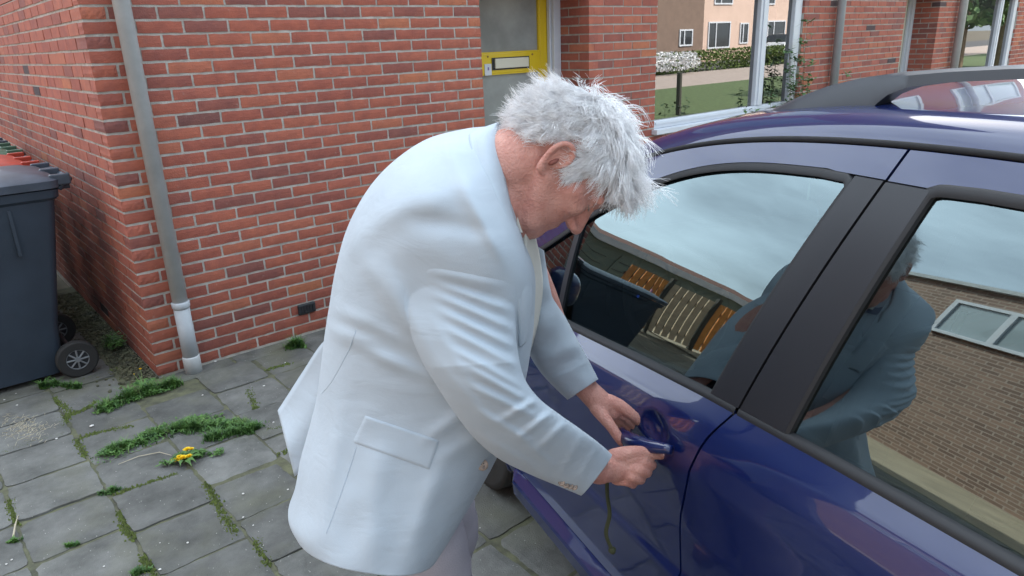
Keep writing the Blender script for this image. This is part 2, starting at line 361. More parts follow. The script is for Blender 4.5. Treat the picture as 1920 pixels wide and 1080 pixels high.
class Bricks(MB):
    """many bricks joined into one mesh, each with its own random value"""
    def __init__(s): super().__init__(); s.r = []
    def brick(s, a, b):
        j = lambda: random.uniform(-.0014, .0014)
        s.box((a[0] + j(), a[1] + j(), a[2] + j()), (b[0] + j(), b[1] + j(), b[2] + j())); s.r += [random.random()] * 6
    def done(s, parent):
        o = s.build('brick', M['brick_s'], parent); at_ = o.data.attributes.new('rnd', 'FLOAT', 'FACE'); at_.data.foreach_set('value', s.r)
        return tag(o, kind='stuff')
def runs(xa, xb, r, phase=0.0):
    """brick intervals of one course between xa and xb, joints on the stretcher grid"""
    g = .11 * ((r + 1) % 2) + phase
    js = []; n = math.floor((xa - g) / .22)
    while g + n * .22 < xb + .22: js.append(g + n * .22); n += 1
    out = []
    for a, b in zip(js[:-1], js[1:]):
        a2, b2 = (a if abs(a - xa) < 1e-5 else a + J / 2), b - J / 2
        a2 = max(a2, xa); b2 = min(b2, xb)
        if b2 - a2 > .022: out.append((a2, b2))
    return out
def pxof(p):
    q = RM @ (np.array(p) - CAM); return 960 + F * q[0] / q[2], 540 + F * q[1] / q[2], q[2]
NR = 31
def house(x0, main, lab):
    hs = empty('brick_house', (x0, 0, 0), label=lab, cat='house')
    T = lambda x, y, z: (x, y, z)
    # mortar cores (bricks stand 7 mm proud of them)
    mb = MB(); i = .004
    mb.box((i, i, -.05), (2.30 - i, .30, NR * H)); mb.box((3.32 + i, i, -.05), (4.11, .40, NR * H)); mb.box((4.11, i, -.05), (6.42, .30, .866)); mb.box((6.42, i, -.05), (8.5 if not main else 6.5 - .0, .30, NR * H))
    mb.box((2.30 - i - .03, .30, -.05), (2.30, .46, NR * H))
    fw = mb.build('front_wall', M['mortar'], hs)
    up = MB(); up.box((0, 0.0, NR * H + .004), (6.5, .30, 5.6)); uw = up.build('upper_wall', M['upper'], hs)
    # door head / window head are above the picture: openings closed by the upper wall
    cand = []
    def rowset(xa, xb, r, ph=0): 
        return [(a, b, r) for a, b in runs(xa, xb, r, ph)]
    L = []
    for r in range(NR):
        for a, b in runs(0, 2.30, r):
            L.append((a, b, r, 'f'))
        for a, b in runs(3.32, 4.11, r, -.04 if main else 0): L.append((a, b, r, 'f'))
        if (r + 1) * H < .88:
            for a, b in runs(4.11, 6.42, r, -.04 if main else 0): L.append((a, b, r, 'f'))
        for a, b in runs(6.42, 6.5 if main else 8.6, r): L.append((a, b, r, 'f'))
    rest = Bricks()
    if main:
        sc_ = []
        for q in L:
            a, b, r, _ = q; c = ((a + b) / 2, 0, r * H + .03); X, Y, D = pxof(c)
            vis = a < 2.3 and Y > -14 and not (X > 700 and Y > 330) and not (X > 1000)
            if X > 700 and Y > 300: vis = False
            sc_.append((0 if vis else 1, D, q))
        sc_.sort(key=lambda t: t[:2])
        near = [q for s, D, q in sc_ if s == 0][:298]; ns = set(near); other = [q for q in L if q not in ns]
        for a, b, r, _ in near:
            hd = (b - a) < .13
            o = bpy.data.objects.new('brick', random.choice(BH if hd else BM)); col.objects.link(o); o.parent = fw
            o.location = (a, random.uniform(-.0012, .0012) - (.0024 if (a < .01 and r % 2 == 0) else 0), r * H + J / 2); o.scale = ((b - a) / (.098 if hd else BL), 2.08 if (a < .01 and r % 2 == 0) else 1, 1)
            o.rotation_euler = (0, random.uniform(-.006, .006), 0)
    else: other = L
    for a, b, r, _ in other: rest.brick((a, 0, r * H + J / 2), (b, .098, (r + 1) * H - J / 2))
    # return wall beside the door (faces the camera side)
    for r in range(NR):
        rest.brick((3.32, .112 if r % 2 else .22, r * H + J / 2), (3.42, .32, (r + 1) * H - J / 2))
        rest.brick((3.32, 0, r * H + J / 2), (3.418, .10 if r % 2 else .208, (r + 1) * H - J / 2))
    rest.done(fw)
    if main:
        sm = MB(); sm.box((i, .3, -.05), (.3, 8.6, NR * H)); sw = sm.build('side_wall', M['mortar'], hs)
        us = MB(); us.box((0, .3, NR * H + .004), (.3, 8.6, 5.6)); us.build('upper_wall', M['upper'], hs)
        rb = Bricks()
        for r in range(NR):
            ya = .112 if r % 2 else .22
            for a, b in runs(ya, 8.55, r + 1): rb.brick((0, a, r * H + J / 2), (.098, b, (r + 1) * H - J / 2))
        rb.done(sw)
    # upper floor windows, out of view, added for pale reflections on the car roof
    for xa, xb in ((.55, 2.25), (3.4, 6.1)):
        f = MB(); t = .08
        f.box((xa, -.03, 3.05), (xb, -.001, 3.05 + t)); f.box((xa, -.03, 4.6 - t), (xb, -.001, 4.6)); f.box((xa, -.03, 3.05 + t), (xa + t, -.001, 4.6 - t)); f.box((xb - t, -.03, 3.05 + t), (xb, -.001, 4.6 - t)); f.box(((xa + xb) / 2 - t / 2, -.03, 3.05 + t), ((xa + xb) / 2 + t / 2, -.001, 4.6 - t))
        uwf = f.build('window', M['whitepaint'], hs); mesh('pane', [(xa + t, -.012, 3.1), (xb - t, -.012, 3.1), (xb - t, -.012, 4.55), (xa + t, -.012, 4.55)], [(0, 1, 2, 3)], M['skyglass'], uwf)
    # roof
    mesh('roof', [(-.3, -.4, 5.5), (6.6, -.4, 5.5), (6.6, 4.3, 8.2), (-.3, 4.3, 8.2), (-.3, 9, 5.5), (6.6, 9, 5.5), (-.3, -.4, 5.62), (6.6, -.4, 5.62), (6.6, 4.3, 8.34), (-.3, 4.3, 8.34), (-.3, 9, 5.62), (6.6, 9, 5.62)],
         [(0, 3, 2, 1), (3, 4, 5, 2), (6, 7, 8, 9), (9, 8, 11, 10), (0, 1, 7, 6), (4, 10, 11, 5), (0, 6, 9, 3), (3, 9, 10, 4), (1, 2, 8, 7), (2, 5, 11, 8)], M['render_brown'], hs)
    # ---- door in its recess
    dr = MB(); yd = .36
    dr.box((3.160, yd, 0), (3.262, yd + .05, 2.4)); dr.box((2.34, yd, 0), (2.43, yd + .05, 2.4))
    DM = M['yellow'] if main else M['cream']; door = dr.build('door', DM, hs); bevel(door, .004)
    ra = MB().box((2.43, yd + .001, 1.405), (3.160, yd + .049, 1.545)).build('door_rail', DM, door); bevel(ra, .004)
    MB().box((2.43, yd + .001, .02), (3.160, yd + .049, .25)).build('door_rail', DM, door)
    MB().box((2.43, yd + .02, 1.545), (3.160, yd + .03, 2.35)).build('pane', M['frost'], door)
    MB().box((2.43, yd + .02, .25), (3.160, yd + .03, 1.405)).build('pane', M['frost'], door)
    gb = MB(); 
    for za, zb in ((1.545, 2.35), (.25, 1.405)):
        gb.box((3.146, yd + .003, za), (3.160, yd + .02, zb)); gb.box((2.43, yd + .003, za), (3.146, yd + .02, za + .01)); gb.box((2.43, yd + .003, zb - .01), (3.146, yd + .02, zb))
    gb.build('glazing_bead', DM, door)
    lf = MB().box((2.675, yd - .004, 1.428), (3.04, yd + .0, 1.515)).build('letterbox_surround', M['black'], door)
    lb = MB().box((2.695, yd - .018, 1.438), (3.025, yd - .0045, 1.508)).build('letterbox_flap', M['cream'], door); bevel(lb, .005, 3)
    MB().box((2.605, yd - .003, 1.395), (2.668, yd - .0005, 1.475)).build('sticker', M['whitepaint'], door)
    st = MB().box((2.632, yd - .0045, 1.43), (2.645, yd - .0032, 1.452)).build('sticker_mark', M['lamp_off'], door)
    for xx in (2.640, 3.075):
        MB().tube([(xx, yd - .004, 1.525), (xx, yd + .0, 1.525)], .007, 8).build('screw', M['rust'], door)
    fr = MB().box((3.262, .29, 0), (3.2, .29, 0))
    fr = MB(); fr.box((3.245, .295, 0), (3.318, .355, 2.4)); fr.box((3.264, .3555, 0), (3.318, .44, 2.4)); fr.box((2.30, .3, 0), (2.336, .44, 2.4)); fr.box((3.228, .325, 0), (3.2445, .357, 2.4))
    bevel(fr.build('door_frame', M['whitepaint'], hs), .004)
    MB().box((2.30, .28, -.04), (3.32, .46, .045)).build('doorstep', M['slab'], hs)
    MB().box((2.3, .47, 0), (3.32, .9, 2.4)).build('hallway', M['interior'], hs)
    # ---- big window
    win = MB()
    win.box((4.112, .03, .945), (4.150, .10, 2.4)); win.box((5.665, .022, .945), (5.80, .10, 2.4)); win.box((6.285, .022, .945), (6.415, .10, 2.4))
    win.box((4.112, .022, .880), (6.415, .10, .944))
    wf = win.build('window', M['whitepaint'], hs); bevel(wf, .006)
    b2 = MB(); b2.box((5.705, .012, .95), (5.755, .0215, 2.4)); b2.box((4.15, .012, .915), (6.285, .0215, .93)); b2.build('glazing_bead', M['whitepaint'], wf)
    for xa, xb in ((4.150, 5.665), (5.80, 6.285)):
        mesh('pane', [(xa, .062, .944), (xb, .062, .944), (xb, .062, 2.4), (xa, .062, 2.4)], [(0, 1, 2, 3)], M['houseglass'], wf)
    MB().box((4.08, -.055, .842), (6.45, .10, .8795)).build('window_sill', M['whitepaint'], hs)
    MB().box((3.5, .75, .0), (9.5, .8, 2.9)).build('room_dark_sheet', M['room_dark_sheet'], hs)  # dark sheet standing in for the unlit room behind the panes
    MB().box((4.12, .11, .2), (6.40, .14, .86)).build('room_wall', M['interior'], hs)
    return hs
M['cup'] = pmat('cup_black', (.008, .008, .01), .5); M['belt'] = pmat('grey_green_webbing', (.22, .27, .24), .8); M['redroof'] = pmat('red_brown_roof', (.16, .07, .05), .9); M['coatseam'] = pmat('coat_seam', (.40, .48, .56), .9); M['lamp_off'] = pmat('faded_ink', (.2, .15, .35), .6); M['rust'] = pmat('rusty_metal', (.3, .17, .05), .8); M['room_dark_sheet'] = pmat('dim_room', (.10, .095, .09), .9)
h1 = house(0, True, 'red brick house with yellow framed glass door and large white window')
h2 = house(6.5, False, 'next red brick house along the row, at the right behind the car roof')
# vent in the front wall (black grille)
vt = MB(); vt.box((.815, -.012, .125), (.925, .01, .188)); v_ = vt.build('air_vent', M['black'], h1); bevel(v_, .006)
sl = MB()
for k in range(5): sl.box((.832 + k * .018, -.0155, .135), (.842 + k * .018, -.0125, .178))
sl.build('vent_slot', M['rubber'], v_)

# downpipes
def oval_pipe(name, x, y, r, ztop, mat, lab, grp, zj):
    root = empty(name, (x, y, 0), label=lab, cat='drainpipe', group=grp)
    MB().tube([(0, 0, zj), (0, 0, ztop)], r, 28).build('pipe', M[mat], root, True)
    MB().tube([(0, 0, .035), (0, 0, zj - .001)], r * 1.05, 28).build('lower_pipe', M['pipe2'], root, True)
    MB().tube([(0, 0, zj - .022), (0, 0, zj - .012), (0, 0, zj + .012), (0, 0, zj + .016)], [r * 1.06, r * 1.19, r * 1.19, r * 1.06], 28).build('pipe_collar', M['pipe2'], root, True)
    MB().tube([(0, 0, -.01), (0, 0, .085), (0, 0, .092)], [r * 1.16, r * 1.16, r * 1.08], 28).build('pipe_foot', M['pipe'], root, True)
    for zz in (.55, 1.95):
        c = MB(); c.tube([(0, 0, zz - .012), (0, 0, zz + .012)], r * 1.05, 24)
        c.box((-.012, r * .5, zz - .01), (.012, -y + .01, zz + .01)); 
    c.build('bracket', M[mat], root)
    return root
oval_pipe('downpipe', .166, -.056, .038, 5.4, 'pipe', 'grey plastic downpipe at the near corner of the brick house', None, .385)
oval_pipe('downpipe', 7.06, -.062, .042, 5.4, 'pipe2', 'grey downpipe on the brick wall right of the large window', None, .385)
oval_pipe('downpipe', 10.42, -.07, .05, 5.4, 'pipe', 'farthest grey downpipe beside the next house window', None, .385)

# ---------------------------------------------------------------- wheelie bins
def bin_(x, y, lidmat, lab, body='bin'):
    """rear (wheels, hinge) towards +X, side towards -Y; x = rear face at the base"""
    root = empty('wheelie_bin', (x, y, 0), label=lab, cat='wheelie bin', group='wheelie bins beside the brick wall')
    # body: tapered shell, D = depth along X, W = width along Y
    def ring(z, xr, xf, wa, wb, rr=.04):
        pts = []
        for cx, cy, a0 in ((xr - rr, wb - rr, 0), (xf + rr, wb - rr, 90), (xf + rr, wa + rr, 180), (xr - rr, wa + rr, 270)):
            for k in range(5):
                a = R_(a0 + k * 22.5); pts.append((cx + rr * math.cos(a), cy + rr * math.sin(a), z))
        return pts
    secs = [ring(.03, -.03, -.50, .05, .53), ring(.12, -.02, -.52, .045, .535), ring(.30, .0, -.56, .035, .545), ring(.95, .115, -.66, .0, .58), ring(.965, .135, -.68, -.012, .592), ring(1.005, .14, -.685, -.014, .594), ring(1.006, .12, -.665, .0, .58)]
    vs = [p for s in secs for p in s]; n = len(secs[0]); fs = []
    for i in range(len(secs) - 1):
        for k in range(n): k2 = (k + 1) % n; fs.append((i * n + k, i * n + k2, (i + 1) * n + k2, (i + 1) * n + k))
    fs.append(tuple(range(n))[::-1])
    fs.append(tuple((len(secs) - 1) * n + k for k in range(n)))
    b = mesh('body', vs, fs, M['bin'], root, False); b.data.polygons.foreach_set('use_smooth', [len(p.vertices) == 4 for p in b.data.polygons]); 
    sm = b.modifiers.new('e', 'EDGE_SPLIT'); sm.split_angle = R_(35)
    # ribs pressed in the side
    rb = MB(); rb.box((-.10, -.006, .70), (-.085, .01, .93)); rb.build('side_rib', M['bin'], root)
    # lid: shallow dome with lip
    def lring(z, e, rr=.05): return ring(z, .145 + e, -.70 - e, -.025 - e, .605 + e, rr)
    ls = [lring(1.012, 0), lring(1.05, .004), lring(1.062, -.012), lring(1.085, -.09), lring(1.10, -.2, .03)]
    vs = [p for s in ls for p in s]; fs = []
    for i in range(len(ls) - 1):
        for k in range(n): k2 = (k + 1) % n; fs.append((i * n + k, i * n + k2, (i + 1) * n + k2, (i + 1) * n + k))
    fs.append(tuple((len(ls) - 1) * n + k for k in range(n))); fs.append(tuple(range(n))[::-1])
    l = mesh('lid', vs, fs, M[lidmat], root); l.data.polygons.foreach_set('use_smooth', [len(p.vertices) == 4 for p in l.data.polygons]); sm = l.modifiers.new('e', 'EDGE_SPLIT'); sm.split_angle = R_(40)
    # hinge handle
    hb = MB(); hb.tube([(.14, .03, 1.0), (.19, .03, 1.035), (.20, .05, 1.04), (.20, .53, 1.04), (.19, .55, 1.035), (.14, .55, 1.0)], .016, 10)
    for yy in (.1, .46): hb.box((.12, yy, .985), (.205, yy + .035, 1.055))
    bevel(hb.build('handle', M['bin'], root), .004)
    for yy in (.0, .27, .545): bevel(MB().box((.11, yy, 1.02), (.20, yy + .03, 1.075)).build('hinge', M[lidmat], root), .006)
    for yy in (.0, .58):
        wr = empty_mesh_wheel(root, (.035, yy, .10))
    MB().tube([(.035, .0, .10), (.035, .58, .10)], .011, 8).build('axle', M['alloy'], root)
    return root
def empty_mesh_wheel(root, c):
    r = .1; prof = [(-.022, .055), (-.024, .092), (-.016, .1), (.016, .1), (.024, .092), (.022, .055)]
    vs = []; n = 36
    for k in range(n):
        a = 2 * math.pi * k / n
        for y, q in prof: vs.append((c[0] + q * math.cos(a), c[1] + y, c[2] + q * math.sin(a)))
    m = len(prof); fs = [(k * m + j, ((k + 1) % n) * m + j, ((k + 1) % n) * m + (j + 1) % m, k * m + (j + 1) % m) for k in range(n) for j in range(m)]
    w_ = fixn(mesh('wheel', vs, fs, M['tyre'], root, True)); w_.modifiers.new('e', 'EDGE_SPLIT')
    rim = MB(); rim.tube([(c[0], c[1] - .014, c[2]), (c[0], c[1] + .014, c[2])], .058, 28)
    rim.build('wheel_disc', M['rubber'], w_)
    sp = MB()
    for k in range(8):
        a = k * math.pi / 4; p = lambda q, dy: (c[0] + q * math.cos(a), c[1] + dy, c[2] + q * math.sin(a))
        sp.tube([p(.012, -.019), p(.053, -.017)], .005, 6)
    sp.tube([(c[0], c[1] - .026, c[2]), (c[0], c[1] - .014, c[2])], .014, 12)
    ring_ = [(c[0] + .054 * math.cos(t), c[1] - .016, c[2] + .054 * math.sin(t)) for t in np.linspace(0, 2 * math.pi, 25)]
    sp.tube(ring_, .0035, 6, False)
    sp.build('spoke', M['hub'], w_)
M['hub'] = pmat('grey_hub', (.16, .17, .18), .5)
bin_(-.335, .33, 'binlid', 'dark grey wheelie bin with dark lid, nearest the camera')
bin_(-.36, 1.02, 'redlid', 'wheelie bin with a red lid behind the dark lidded bin')
bin_(-.34, 1.75, 'greenlid', 'wheelie bin with a dull green lid behind the red one')
bin_(-.33, 2.5, 'binlid', 'farthest wheelie bin with a black lid by the side wall')

# ---------------------------------------------------------------- weeds
def blades(name, cx, cy, rx, ry, rot, n, h, mat, lab, cat='grass', lean=.5, wid=.004, clover=False, kind=None, parent=None):
    rs = random.Random(hash((round(cx * 100), round(cy * 100))) & 0xffff); vs = []; fs = []
    for _ in range(n):
        while True:
            u, v = rs.uniform(-1, 1), rs.uniform(-1, 1)
            if u * u + v * v < 1 and rs.random() > (u * u + v * v) * .6 and noise.noise(Vector((cx * 9 + u * 2.3, cy * 9 + v * 2.3, 0))) > -.28: break
        x = cx + rx * u * math.cos(rot) - ry * v * math.sin(rot); y = cy + rx * u * math.sin(rot) + ry * v * math.cos(rot)
        a = rs.uniform(0, 6.283); hh = h * rs.uniform(.4, 1.15) * (1.15 - .6 * (u * u + v * v)); le = lean * rs.uniform(.2, 1.2) * hh
        wx, wy = -math.sin(a) * wid * rs.uniform(.6, 1.4), math.cos(a) * wid * rs.uniform(.6, 1.4); o = len(vs)
        if clover:
            # rosette leaf: short stalk with an ovate blade
            q = rs.uniform(.006, .013); zz = hh
            c0 = np.array([x + math.cos(a) * le, y + math.sin(a) * le, zz]); d = np.array([math.cos(a), math.sin(a), rs.uniform(-.5, .5)]) * q; s_ = np.array([-math.sin(a), math.cos(a), 0]) * q * .55
            vs += [c0 - d, c0 - s_, c0 + d, c0 + s_ + np.array([0, 0, .002])]; fs.append((o, o + 1, o + 2, o + 3))
            continue
        for k, (f, wf) in enumerate(((0, 1), (.4, 1), (.75, .7), (1, .06))):
            px_ = x + math.cos(a) * le * f * f; py_ = y + math.sin(a) * le * f * f; pz = hh * (f - .25 * f * f * min(1, lean)) - .004
            vs += [(px_ - wx * wf, py_ - wy * wf, pz), (px_ + wx * wf, py_ + wy * wf, pz)]
        for k in range(3): fs.append((o + 2 * k, o + 2 * k + 1, o + 2 * k + 3, o + 2 * k + 2))
    ob = mesh(name, vs, fs, M[mat], parent); 
    return tag(ob, lab, cat, None, kind or 'stuff') if not parent else ob
def g(px, py): p = onz(px, py); return p[0], p[1]
def patch(name, pts_px, n, h, mat, lab, cat='grass', rad=.05, clover=False, lean=.6, wid=.003):
    """irregular growth scattered round a line on the ground, thinning out at its edges"""
    rs = random.Random(len(lab) * 7 + n); P = [np.array(g(*p)) for p in pts_px]; cum = [0]
    for a_, b_ in zip(P[:-1], P[1:]): cum.append(cum[-1] + float(np.linalg.norm(b_ - a_)))
    vs = []; fs = []; sd = rs.uniform(0, 50); k_ = 0
    while k_ < n:
        s_ = rs.uniform(-.03, 1.03) * cum[-1]; c = np.array([np.interp(s_, cum, [p[i] for p in P]) for i in (0, 1)]); q = abs(rs.gauss(0, .5)); a0 = rs.uniform(0, 6.283)
        x, y = c + np.array([math.cos(a0), math.sin(a0)]) * q * rad
        nn = noise.noise(Vector((x * 26, y * 26, sd))) + .5 * noise.noise(Vector((x * 70, y * 70, sd)))
        if nn < -.12 + q * .35: 
            if rs.random() < .93: continue
        k_ += 1
        a = rs.uniform(0, 6.283); hh = h * rs.uniform(.3, 1.2) * max(.25, 1.0 - q * .6) * (1 + nn); le = lean * rs.uniform(.2, 1.3) * max(hh, .008); o = len(vs)
        if clover:
            r = rs.uniform(.004, .0105); c0 = np.array([x + math.cos(a) * le, y + math.sin(a) * le, max(.001, hh)]); d = np.array([math.cos(a), math.sin(a), rs.uniform(-.7, .5)]) * r; e = np.array([-math.sin(a), math.cos(a), rs.uniform(-.4, .4)]) * r * rs.uniform(.3, .6)
            vs += [c0 - d, c0 - e, c0 + d, c0 + e]; fs.append((o, o + 1, o + 2, o + 3)); continue
        w1 = wid * rs.uniform(.5, 1.4); wx, wy = -math.sin(a) * w1, math.cos(a) * w1
        for f, wf in ((0, 1), (.4, 1), (.75, .7), (1, .06)):
            p0, p1, pz = x + math.cos(a) * le * f * f, y + math.sin(a) * le * f * f, hh * (f - .3 * f * f) - .006
            vs += [(p0 - wx * wf, p1 - wy * wf, pz), (p0 + wx * wf, p1 + wy * wf, pz)]
        for k in range(3): fs.append((o + 2 * k, o + 2 * k + 1, o + 2 * k + 3, o + 2 * k + 2))
    ob = mesh(name, vs, fs, M[mat]); tag(ob, lab, cat, None, 'stuff'); return ob
patch('weed_mat', [(205, 852), (290, 815), (370, 790), (440, 800)], 5200, .017, 'leaf', 'long dense mat of green weeds across the slabs', 'weeds', .066, clover=True, lean=.4)
patch('weed_tuft', [(205, 848), (330, 805), (450, 800), (480, 805)], 3600, .042, 'leaf', 'grass blades in and round the long green weed mat', 'weeds', .062, wid=.0022)
patch('weed_tuft', [(190, 768), (250, 745), (330, 722)], 1700, .065, 'leaf', 'spiky green weeds below the dandelion stalk at the wall corner', 'weeds', .05, wid=.0025)
patch('weed_mat', [(195, 770), (255, 745), (315, 728)], 2200, .018, 'leaf', 'low leafy weeds under the spiky tuft by the wall corner', 'weeds', .048, clover=True)
patch('weed_tuft', [(78, 728), (100, 722), (150, 728)], 700, .045, 'leaf', 'small green tuft beside the wheelie bin', 'weeds', .022, wid=.003)
patch('weed_tuft', [(535, 652), (565, 650)], 700, .07, 'leaf', 'bright green tuft at the foot of the front wall', 'weeds', .03, wid=.0025)
patch('weed_mat', [(310, 872), (345, 862), (400, 850), (415, 848)], 1300, .022, 'leaf', 'bluish green leaves round the yellow dandelion flowers', 'weeds', .024, clover=True, lean=.6)
patch('weed_tuft', [(15, 1018), (40, 1010)], 260, .022, 'leaf', 'tiny green tuft at the left slab corner', 'weeds', .014)
patch('weed_tuft', [(190, 925), (225, 915)], 420, .03, 'leaf', 'small rosette of weeds at a slab corner left of centre', 'weeds', .018)
patch('weed_tuft', [(255, 1075), (280, 1068)], 300, .03, 'leaf', 'weed sprig in the slab joint at the bottom edge', 'weeds', .016)
patch('weed_tuft', [(125, 1023), (150, 1018)], 160, .018, 'leaf', 'low sprig in the joint between two lower left slabs', 'weeds', .01)
patch('weed_tuft', [(210, 850), (300, 810), (400, 790), (470, 800)], 500, .05, 'leafpale', 'pale grass blades sticking out of the long weed mat', 'weeds', .075, wid=.0016)
patch('weed_tuft', [(190, 768), (250, 745), (330, 722)], 260, .075, 'leafpale', 'pale grass blades in the spiky weeds by the wall corner', 'weeds', .06, wid=.0018)
patch('weed_tuft', [(390, 825), (430, 815), (475, 806)], 1100, .05, 'leaf', 'loose grass at the right end of the weed mat', 'weeds', .04, wid=.002)
# moss in the joints
moss_lines = [[(0, 848), (60, 828), (120, 812)], [(115, 800), (130, 770), (100, 745)], [(110, 785), (150, 770), (185, 750)], [(150, 820), (190, 808), (250, 798)], [(140, 825), (160, 855)],
              [(215, 925), (290, 900), (330, 888)], [(222, 960), (235, 990), (250, 1010)], [(500, 692), (545, 680)], [(500, 805), (545, 798)], [(465, 730), (480, 765)], [(160, 710), (220, 690)], [(385, 905), (410, 955), (440, 1000)],
              [(265, 1040), (285, 1079)], [(20, 935), (28, 980)], [(600, 690), (640, 680)], [(520, 850), (560, 838)], [(480, 1010), (500, 1060)]]
ml = MB(); rs = random.Random(3)
for L_ in moss_lines:
    for a, b in zip(L_[:-1], L_[1:]):
        A, B = np.array(g(*a)), np.array(g(*b)); n = int(np.linalg.norm(B - A) / .003) + 2
        for k in range(n * 2):
            p = A + (B - A) * rs.random() + np.array([rs.gauss(0, .009), rs.gauss(0, .009)]); r = rs.uniform(.002, .006); o = len(ml.v)
            for q in range(5): ml.v.append((p[0] + r * math.cos(q * 1.2566), p[1] + r * math.sin(q * 1.2566), -.006))
            ml.v.append((p[0], p[1], r * .6 + .001))
            for q in range(5): ml.f.append((o + q, o + (q + 1) % 5, o + 5))
tag(ml.build('moss', M['moss']), 'yellow green moss filling the joints between the slabs', 'moss', kind='stuff')
# dandelions
def dandelion(px, py, n, lab, stems):
    x, y = g(px, py); root = empty('dandelion', (x, y, 0), label=lab, cat='plant')
    lv = MB(); rs = random.Random(px)
    for k in range(11):
        a = k * 2.4; L = rs.uniform(.05, .09); o = len(lv.v)
        for j in range(6):
            f = j / 5; ww = .009 * math.sin(math.pi * min(1, f * .9 + .1)) * (1.25 if j % 2 else .7); zz = .03 * math.sin(f * 2.6) + .004
            cx, cy = math.cos(a) * L * f, math.sin(a) * L * f
            lv.v += [(cx - math.sin(a) * ww, cy + math.cos(a) * ww, zz), (cx + math.sin(a) * ww, cy - math.cos(a) * ww, zz)]
        for j in range(5): lv.f.append((o + 2 * j, o + 2 * j + 1, o + 2 * j + 3, o + 2 * j + 2))
    lv.build('leaf_rosette', M['leaf'], root)
    for dx, dy, h, r in stems:
        MB().tube([(0, 0, 0), (dx * .6, dy * .6, h * .6), (dx, dy, h)], .0016, 6).build('stem', M['stem'], root)
        fl = MB()
        for k in range(46):
            a = k * 2.39996; q = r * math.sqrt((k + 1) / 46); zz = h + .006 + .006 * (1 - q / r); o = len(fl.v)
            ca, sa = math.cos(a), math.sin(a); wd = r * .13
            fl.v += [(dx + ca * q * .3 - sa * wd, dy + sa * q * .3 + ca * wd, h + .002), (dx + ca * q * .3 + sa * wd, dy + sa * q * .3 - ca * wd, h + .002), (dx + ca * q + sa * wd, dy + sa * q - ca * wd, zz), (dx + ca * q - sa * wd, dy + sa * q + ca * wd, zz)]
            fl.f.append((o, o + 1, o + 2, o + 3))
        fl.build('flower', M['petal'], root)
dandelion(345, 868, 4, 'dandelion with bright yellow flowers low on the slabs', [(-.026, .0, .024, .021), (-.002, -.006, .026, .019), (.022, -.010, .024, .016), (.035, .055, .022, .019), (-.012, .010, .026, .015), (.048, .046, .021, .014)])
dandelion(270, 728, 1, 'tall dandelion with one small yellow bud at the wall corner', [(.005, .01, .10, .008), (-.03, .0, .085, .003)])
# pebbles, stalks
def bit(px, py, r, k):
    x, y = g(px, py); bm = bmesh.new(); bmesh.ops.create_icosphere(bm, subdivisions=1, radius=r)
    for v in bm.verts: v.co.x *= random.uniform(.8, 1.4); v.co.z *= .45
    me = bpy.data.meshes.new('pebble'); bm.to_mesh(me); bm.free(); me.materials.append(M['stone'])
    return me, (x, y, r * .3)
PEB = {0: 'largest white stone chip, between the weeds and the left edge', 1: 'white chip on the slab just left of the blazer hem, level with the pipe foot', 3: 'white chip on the slab right below the nearest bin', 6: 'white chip touching the wall foot right of the downpipe', 7: 'white chip left of the blazer vent beside the weed mat end', 8: 'pale chip beside the mossy joint at the straw patch', 2: 'white chip between the downpipe foot and the weed mat'}
for k, (px, py, r) in enumerate([(172, 799, .011), (495, 724, .008), (380, 741, .006), (32, 760, .007), (8, 750, .006), (30, 738, .004), (404, 678, .009), (513, 792, .006), (106, 823, .008), (456, 926, .006), (456, 970, .005), (352, 1018, .006), (300, 1068, .006), (475, 985, .004), (540, 918, .005), (535, 680, .005), (22, 1050, .005), (12, 1058, .005), (195, 1062, .004), (250, 745, .004), (300, 1018, .003), (600, 1006, .005), (866, 966, .004), (900, 990, .003)]):
    r *= .78
    me, loc = bit(px, py, r, k); o = bpy.data.objects.new('pebble', me); col.objects.link(o); o.location = loc
    tag(o, PEB.get(k, 'small white stone chip lying on the grey slabs'), 'pebble', 'white stone chips on the paving')
gx, gy = g(25, 1008); gx2, gy2 = g(35, 968)
tag(MB().tube([(gx, gy, .003), ((gx + gx2) / 2, (gy + gy2) / 2, .01), (gx2, gy2, .006)], [.0035, .003, .0008], 6).build('dry_stalk', M['drygrass']), 'short dry stalk on a slab at the left edge', 'stalk')
a_ = [g(222, 873), g(260, 858), (g(300, 850)), g(322, 856)]
tag(MB().tube([(q[0], q[1], .006) for q in a_], [.0012, .0018, .0018, .001], 6).build('dry_stalk', M['drygrass']), 'long curved dry stalk just below the weed mat', 'stalk')
# straw litter left of the weeds
sw_ = MB(); rs = random.Random(5)
for _ in range(260):
    x, y = g(rs.gauss(45, 24), rs.gauss(806, 12)); a = rs.uniform(0, 3.14); L = rs.uniform(.008, .03)
    sw_.tube([(x, y, .002), (x + L * math.cos(a), y + L * math.sin(a), rs.uniform(.002, .008))], .0009, 3)
tag(sw_.build('straw_litter', M['drygrass']), 'patch of dry straw and crumbs at the left slab joint', 'litter', kind='stuff')
# litter of earth beside the side wall
dirt = MB(); rs = random.Random(8)
for _ in range(1500):
    x = -abs(rs.gauss(0, .09)) - .004; y = rs.uniform(.0, 2.0); r = rs.uniform(.002, .009)
    dirt.box((x - r, y - r, -.01), (x + r * .6, y + r * .7, r * .6), Matrix.Translation((x, y, 0)) @ Matrix.Rotation(rs.uniform(0, 3), 4, 'Z') @ Matrix.Translation((-x, -y, 0)))
tag(dirt.build('soil_crumbs', M['soil']), 'earth and crumbs gathered along the foot of the side wall', 'dirt', kind='stuff')
blades('weed_tuft', -.07, .62, .05, .1, 0, 350, .07, 'leaf', 'green weed growing between the bin and the side wall', 'weeds', clover=True)

